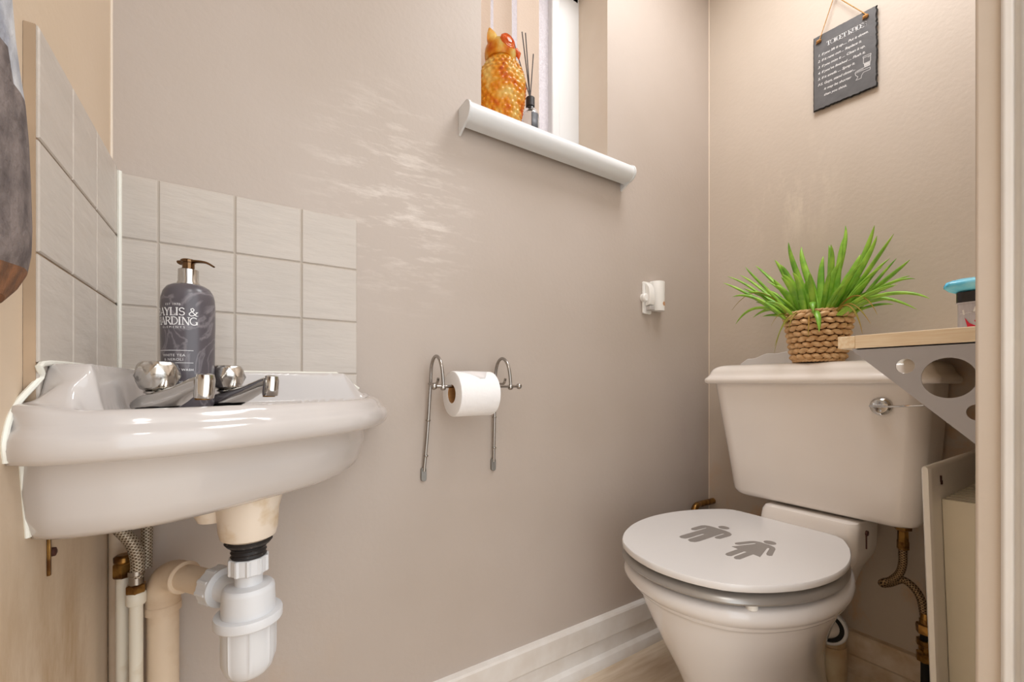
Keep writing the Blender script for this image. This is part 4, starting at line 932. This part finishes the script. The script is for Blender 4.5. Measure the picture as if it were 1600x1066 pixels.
# ================================================================== SHELF, BRACKET, THINGS ON IT
SH = thing('wall_shelf', 'light wood shelf board above the cistern at the right', 'shelf', (1.32, -0.68, 0.86))
obj('board', box(1.0655, 1.5755, YF + 0.0008, -0.5985, 0.8612, 0.8835), 'wood', SH, bevel=0.0008)
obj('edge_strip', prism([(1.0660, -0.5980), (1.5755, -0.5980), (1.5755, -0.5735), (1.0640, -0.5735)], 0.8620, 0.8830), 'endgrain', SH, bevel=0.001)
def plate_holes():
    # right-angled bracket plate in the y-z plane with round holes
    oy, oz = -0.7795, 0.8608
    outer = [(-0.5935, oz), (-0.5945, oz - 0.004), (-0.7785, 0.676), (-0.7795, 0.676), (-0.7795, oz)]
    holes = [(-0.6635, 0.8285, 0.0118), (-0.7130, 0.8090, 0.0305), (-0.7435, 0.7585, 0.0118)]
    bm = bmesh.new()
    def loopv(P): 
        vs = [bm.verts.new((0, a, b)) for a, b in P]; return [bm.edges.new((vs[i], vs[(i + 1) % len(vs)])) for i in range(len(vs))]
    E_ = loopv(outer)
    for cy, cz, r in holes: E_ += loopv([(cy + r * math.cos(2 * PI * i / 40), cz + r * math.sin(2 * PI * i / 40)) for i in range(40)])
    bmesh.ops.triangle_fill(bm, use_beauty=True, edges=E_)
    r = bmesh.ops.extrude_face_region(bm, geom=bm.faces[:])
    bmesh.ops.translate(bm, vec=(0.0022, 0, 0), verts=[v for v in r['geom'] if isinstance(v, bmesh.types.BMVert)])
    bm.verts.index_update(); V = [(v.co.x + 1.0680, v.co.y, v.co.z) for v in bm.verts]; F = [tuple(v.index for v in f.verts) for f in bm.faces]; bm.free()
    return V, F
BK = thing('shelf_bracket', 'grey triangular metal shelf bracket with round cut-outs', 'bracket', (1.07, -0.70, 0.676))
obj('plate', plate_holes(), 'bracket', BK, smooth=25)
obj('top_flange', box(1.0680, 1.090, YF + 0.0005, -0.600, 0.8590, 0.8610), 'bracket', BK)
obj('wall_flange', box(1.0680, 1.090, YF + 0.0003, YF + 0.0022, 0.676, 0.8608), 'bracket', BK)
TN = thing('storage_tin', 'grey tin with black lid and red bow print on the wooden shelf', 'tin', (1.24, -0.725, 0.8835))
tc_ = (1.245, -0.7265)
obj('tin_body', prism(rrect(1.20, 1.29, -0.773, -0.6955, 0.008), 0.8838, 0.9385), 'tin', TN, smooth=40)
obj('tin_lid', join(prism(rrect(1.1985, 1.2915, -0.7745, -0.6940, 0.009), 0.9370, 0.9560)), 'tin_lid', TN, smooth=40, bevel=0.001)
obj('lid_rim', join(prism(rrect(1.1978, 1.2922, -0.7752, -0.6933, 0.009), 0.9360, 0.9378)), 'tin', TN, smooth=40)
def tp(y, z, d=0.0003): return (1.1998 - d, y, z)
gs = []
def bar(y0, z0, y1, z1, wd):
    dy, dz = y1 - y0, z1 - z0; l = math.hypot(dy, dz); ny, nz_ = -dz / l * wd / 2, dy / l * wd / 2
    return ([tp(y0 + ny, z0 + nz_), tp(y0 - ny, z0 - nz_), tp(y1 - ny, z1 - nz_), tp(y1 + ny, z1 + nz_)], [(0, 1, 2, 3)])
gs = [bar(-0.700, 0.9185, -0.725, 0.921, 0.0006), bar(-0.725, 0.921, -0.768, 0.925, 0.0006), bar(-0.7035, 0.925, -0.7048, 0.9165, 0.0022), bar(-0.7185, 0.929, -0.7160, 0.9195, 0.0022)]
obj('printed_line', join(*gs), 'ink', TN, smooth=0)
rp = [[(-0.7055, 0.912), (-0.711, 0.902), (-0.7185, 0.897), (-0.7215, 0.8865), (-0.705, 0.8865), (-0.7085, 0.897)], [(-0.7165, 0.906), (-0.7225, 0.907), (-0.7285, 0.9125), (-0.7275, 0.907), (-0.722, 0.9035), (-0.7175, 0.9035)]]
obj('printed_bow', join(*[([tp(y, z, 0.0004) for y, z in P], [tuple(range(len(P)))]) for P in rp]), 'red', TN, smooth=0)
# blue wrapped pack on top
rg = []
for i, (z, ins) in enumerate(((0.9563, 0.012), (0.9585, 0.006), (0.963, 0.001), (0.968, 0.0), (0.974, 0.004), (0.9775, 0.012))):
    ring = []
    for k, (a, b) in enumerate(rrect(1.190 + ins, 1.30 - ins, -0.776 + ins * 0.3, -0.680 - ins, 0.008, 5)):
        ring.append((a + 0.0012 * math.sin(k * 2.1 + i), b + 0.0015 * math.sin(k * 1.7 + 2 * i), z + 0.0015 * math.sin(k * 1.3)))
    rg.append(ring)
PK = obj('wrapped_packet', loft(rg), 'blue', smooth=60)
tag(PK, 'bright blue plastic wrapped packet lying on the black tin lid', 'packet')

# ================================================================== PLANT
pc = (1.4500, -0.389); pz = 0.8572
PT = thing('potted_aloe', 'green spiky aloe plant in a woven seagrass pot on the cistern', 'potted plant', (pc[0], pc[1], pz))
Hh = 0.130
def prad(t): return 0.0515 + 0.0195 * t
def pot_weave():
    # twisted strands: lens-shaped bulges in staggered courses
    rows_, per = 8, 18; gs = []
    for r in range(rows_):
        zc = pz + 0.006 + (Hh - 0.012) * (r + 0.5) / rows_
        for k in range(per):
            th0 = 2 * PI * (k + 0.5 * (r % 2)) / per; span = 2 * PI / per * 1.16
            P = []; rad = []
            for s in range(7):
                u = s / 6 - 0.5; th = th0 + span * u; bulge = math.cos(PI * u)
                rr = prad((zc - pz) / Hh) + 0.0035 * bulge - 0.001
                zz = zc + 0.0034 * math.sin(PI * u) * (1 if r % 2 else -1) * 0.9
                P.append((pc[0] + rr * math.cos(th), pc[1] + rr * math.sin(th), zz)); rad.append(0.0034 + 0.0054 * bulge)
            gs.append(tube(P, rad, 7, squash=0.8))
    for zz in (pz + Hh - 0.003, pz + 0.0035):
        for k in range(40):
            P = [(pc[0] + (prad((zz - pz) / Hh) + 0.002 * math.cos(PI * (s / 4 - .5))) * math.cos(2 * PI * (k + s / 4 * 1.5) / 40), pc[1] + (prad((zz - pz) / Hh) + 0.002 * math.cos(PI * (s / 4 - .5))) * math.sin(2 * PI * (k + s / 4 * 1.5) / 40), zz - 0.003 + 0.006 * s / 4) for s in range(5)]
            gs.append(tube(P, [0.0015, 0.0032, 0.0036, 0.0032, 0.0015], 6))
    return join(*gs)
obj('basket_pot', pot_weave(), 'weave', PT, smooth=60)
obj('pot_liner', lathe((pc[0], pc[1], pz), [(0.048, 0.002), (0.0505, 0.006), (0.0670, Hh - 0.006), (0.062, Hh - 0.006), (0.060, Hh - 0.02)], n=40, c1=False), 'weave_in', PT)
obj('soil', lathe((pc[0], pc[1], pz), [(0.060, Hh - 0.03), (0.0605, Hh - 0.02), (0.03, Hh - 0.014)], n=30), 'soil_earth', PT)
tips = [(1.393, -0.163, 1.103, -0.326), (1.415, -0.162, 1.126, -0.329), (1.369, -0.243, 1.129, -0.348), (1.489, -0.208, 1.159, -0.364), (1.467, -0.172, 1.135, -0.34), (1.435, -0.289, 1.148, -0.365), (1.384, -0.328, 1.118, -0.365), (1.39, -0.345, 1.173, -0.388), (1.476, -0.339, 1.178, -0.394), (1.472, -0.393, 1.138, -0.395), (1.403, -0.436, 1.145, -0.409), (1.462, -0.44, 1.169, -0.421), (1.483, -0.438, 1.207, -0.407), (1.445, -0.509, 1.178, -0.436), (1.431, -0.518, 1.148, -0.428), (1.426, -0.55, 1.142, -0.436), (1.491, -0.537, 1.1, -0.453), (1.437, -0.575, 1.079, -0.45), (1.487, -0.526, 1.102, -0.443), (1.484, -0.563, 1.052, -0.454), (1.431, -0.585, 1.033, -0.454), (1.379, -0.621, 0.977, -0.454), (1.413, -0.593, 0.962, -0.449), (1.366, -0.572, 1.014, -0.449), (1.399, -0.457, 1.099, -0.412), (1.426, -0.488, 1.111, -0.421), (1.358, -0.212, 1.049, -0.339), (1.397, -0.199, 0.975, -0.338), (1.407, -0.243, 0.989, -0.351), (1.438, -0.199, 1.085, -0.358), (1.346, -0.433, 0.926, -0.393), (1.355, -0.417, 0.976, -0.394), (1.356, -0.302, 1.019, -0.362), (1.366, -0.405, 1.077, -0.397), (1.485, -0.33, 1.146, -0.396), (1.463, -0.409, 1.161, -0.414), (1.363, -0.514, 1.078, -0.422), (1.495, -0.221, 1.144, -0.367), (1.417, -0.219, 1.066, -0.361), (1.447, -0.261, 1.096, -0.371), (1.401, -0.401, 1.036, -0.389), (1.422, -0.433, 1.065, -0.4), (1.413, -0.51, 1.048, -0.439), (1.406, -0.382, 1.069, -0.38)]
rnd = random.Random(11)
def leaf(tip, by, rmax, up):
    bx = pc[0] + max(-0.05, min(0.045, (tip[0] - pc[0]) * 0.5)) + rnd.uniform(-.012, .012)
    b = Vector((bx, by, pz + Hh - 0.018)); t = Vector(tip); d = t - b; l = d.length
    c1 = b + d * 0.33 + Vector((0, 0, up * l)); c2 = b + d * 0.70 + Vector((rnd.uniform(-.05, .05) * l, rnd.uniform(-.09, .09) * l, up * l * rnd.uniform(0.8, 1.3)))
    P = []; R = []; n = 14
    for i in range(n + 1):
        s = i / n; P.append(b * (1 - s) ** 3 + c1 * 3 * s * (1 - s) ** 2 + c2 * 3 * s * s * (1 - s) + t * s ** 3)
        R.append(max(0.0005, rmax * (0.95 + 0.35 * s - 0.15 * s * s) * (1 - s ** 3.2) ** 0.75 if s < 1 else 0.0005))
    return tube(P, R, 8, squash=0.55)
lv = []
for x, y, z, by in tips:
    up = 0.30 if z < 1.0 else 0.16 if z < 1.07 else 0.07
    if by == -0.393 or (z < 0.98 and -0.45 < y < -0.35): up = 0.55
    lv.append(leaf((x, y, z), by, rnd.uniform(0.0068, 0.0088), up * rnd.uniform(0.6, 1.2)))
for _ in range(40):
    side = rnd.choice((-1, 1)); y = -0.389 - side * rnd.uniform(0.02, 0.15); x = 1.45 + rnd.uniform(-0.09, 0.03)
    z = 1.02 + rnd.uniform(0.0, 0.09) - abs(y + 0.389) * 0.25
    lv.append(leaf((x, y, z), -0.389 + (y + 0.389) * 0.35, rnd.uniform(0.006, 0.0078), 0.15))
obj('leaves', join(*lv), 'leaf', PT, smooth=80)
dl = []
for (x, y, z), by in zip([(1.37, -0.203, 1.013), (1.352, -0.363, 0.94), (1.362, -0.323, 0.881), (1.37, -0.51, 0.915), (1.37, -0.525, 0.936), (1.37, -0.537, 0.955), (1.352, -0.407, 0.917), (1.36, -0.316, 0.954), (1.36, -0.35, 0.95), (1.362, -0.335, 0.93), (1.36, -0.325, 0.90)], (-0.345, -0.38, -0.36, -0.44, -0.445, -0.44, -0.39, -0.35, -0.40, -0.37, -0.36)):
    dl.append(leaf((x, y, z), by, rnd.uniform(0.0018, 0.0034), 0.55))
obj('dry_leaves', join(*dl), 'leaf_dry', PT, smooth=80)

# ================================================================== OWL AND DIFFUSER ON THE SILL
oc = (0.735, 0.030); oz = 1.4362
OW = thing('glass_owl', 'amber orange glass owl ornament on the window sill', 'ornament', (oc[0], oc[1], oz))
def owl_body():
    prof_ = [(0.034, 0.0), (0.038, 0.003), (0.044, 0.020), (0.051, 0.050), (0.0575, 0.085), (0.0605, 0.112), (0.0590, 0.136), (0.0525, 0.156), (0.043, 0.172), (0.0375, 0.183), (0.036, 0.188)]
    n = 144; R = []; rows__ = 96
    for j in range(rows__ + 1):
        h = 0.188 * j / rows__
        for k in range(len(prof_) - 1):
            if prof_[k][1] <= h <= prof_[k + 1][1] + 1e-9:
                t = (h - prof_[k][1]) / (prof_[k + 1][1] - prof_[k][1]); t = t * t * (3 - 2 * t) * 0.2 + t * 0.8
                r = prof_[k][0] + (prof_[k + 1][0] - prof_[k][0]) * t; break
        ring = []
        for i in range(n):
            th = 2 * PI * i / n
            row = h / 0.0125; ph = (row % 1); col = i / n * 22 + 0.5 * (int(row) % 2); cc = (col % 1) - 0.5
            b = 0.0052 * max(0, 1 - (2 * cc) ** 2) * max(0, 1 - abs(ph - 0.4) * 1.5) if 0.014 < h < 0.176 else 0
            ring.append((oc[0] + (r - 0.002 + b) * math.cos(th), oc[1] + (r - 0.002 + b) * math.sin(th) * 0.93, oz + h))
        R.append(ring)
    return loft(R)
obj('body', owl_body(), 'amber', OW, smooth=80)
fD = Vector((0.84, -0.54, 0)); eD = Vector((-0.54, -0.84, 0)); hc_ = Vector((oc[0] - 0.006, oc[1], oz))
def owl_head():
    R = []; n = 48
    for r, h in ((0.0360, 0.180), (0.0390, 0.186), (0.0405, 0.196), (0.0395, 0.208), (0.034, 0.220), (0.025, 0.228), (0.013, 0.233), (0.004, 0.234)):
        R.append([(hc_.x + r * math.cos(2 * PI * i / n), hc_.y + r * math.sin(2 * PI * i / n), oz + h) for i in range(n)])
    return loft(R)
HD = obj('head', owl_head(), 'amber', OW, smooth=60)
for s_ in (-1, 1):
    e = hc_ + eD * (s_ * 0.020) - fD * 0.020 + Vector((0, 0, 0.222))
    obj('ear_tuft', tube(smooth_path([e + Vector((0, 0, -0.016)) + fD * 0.006, e + Vector((0, 0, 0.004)), e - fD * 0.004 + Vector((0, 0, 0.018)), e - fD * 0.007 + Vector((0, 0, 0.030))], 3), [0.016, 0.0155, 0.015, 0.014, 0.0125, 0.011, 0.009, 0.006, 0.004, 0.0015], 14), 'amber', HD)
M['amber_red'] = glassy('amber_red_glass', (230, 110, 50), 0.15, 1.3, 0.4, bump=0.4, bscale=90)
for s_ in (-1, 1):
    nn = (eD * (s_ * 0.80) + fD * 0.58 + Vector((0, 0, 0.18))).normalized(); e = hc_ + Vector((0, 0, 0.206)) + nn * 0.033
    a, b, d = frame_for(nn)
    ge = [lathe(tuple(e), [(0.021, -0.004), (0.0215, 0.001), (0.0185, 0.005), (0.0165, 0.0035), (0.013, 0.0065), (0.0105, 0.0045), (0.0075, 0.0085), (0.002, 0.0095)], tuple(nn), 28)]
    obj('eye_disc', join(*ge), 'amber_red', HD)
bp_ = hc_ + fD * 0.037 + Vector((0, 0, 0.200))
obj('beak', tube([bp_ + Vector((0, 0, 0.008)), bp_ + fD * 0.009, bp_ + fD * 0.010 + Vector((0, 0, -0.013))], [0.009, 0.007, 0.001], 12), 'amber_red', HD)
DF = thing('reed_diffuser', 'small clear glass reed diffuser with black cap beside the owl', 'diffuser', (0.818, 0.03, oz))
dc = (0.8230, 0.032, oz)
obj('glass_bottle', lathe(dc, [(0.020, 0.0), (0.0235, 0.002), (0.024, 0.008), (0.024, 0.068), (0.0225, 0.080), (0.018, 0.089), (0.011, 0.093), (0.0100, 0.100), (0.0085, 0.100), (0.0090, 0.092), (0.016, 0.086), (0.0205, 0.077), (0.0220, 0.066), (0.0220, 0.010), (0.019, 0.006)], n=40), 'clear', DF)
obj('black_cap', lathe(dc, [(0.0105, 0.100), (0.0120, 0.101), (0.0120, 0.124), (0.0110, 0.125)], n=28), 'black', DF)
_c = math.atan2(CAM.y - dc[1], CAM.x - dc[0]) + 0.55
lab = [[(dc[0] + 0.0244 * math.cos(_c + a), dc[1] + 0.0244 * math.sin(_c + a), oz + z) for a in [-.42 + .084 * i for i in range(11)]] for z in (0.012, 0.074)]
o = obj('label_panel', loft(lab, False, False, closed=False), 'label_dark', DF); m_ = o.modifiers.new('s', 'SOLIDIFY'); m_.thickness = 0.0004; m_.offset = 1
top = Vector(dc) + Vector((0, 0, 0.124))
for t3 in ((0.770, 0.030, 1.686), (0.798, 0.034, 1.728), (0.8035, 0.026, 1.722), (0.8305, 0.028, 1.679)):
    d3 = (Vector(t3) - top); obj('reed', tube([top - d3 * 0.15, Vector(t3)], 0.0015, 8), 'reed', DF)

# ================================================================== ADDED LAMPS (unseen fixtures for the fill lights)
for (x, y), lb in (((1.12, -0.46), 'added unseen fill lamp above the toilet room'), ((0.35, -1.2), 'added unseen fill lamp in the hall outside the door')):
    LP = thing('added_lamp', lb, 'lamp', (x, y, 2.28))
    obj('added_lamp_base', lathe((x, y, 0), [(0.16, 2.2995), (0.16, 2.285), (0.15, 2.283)], n=40), 'plastic', LP)
    obj('diffuser', lathe((x, y, 0), [(0.15, 2.283), (0.148, 2.277), (0.05, 2.275)], n=40), 'added_lamp_glass', LP)
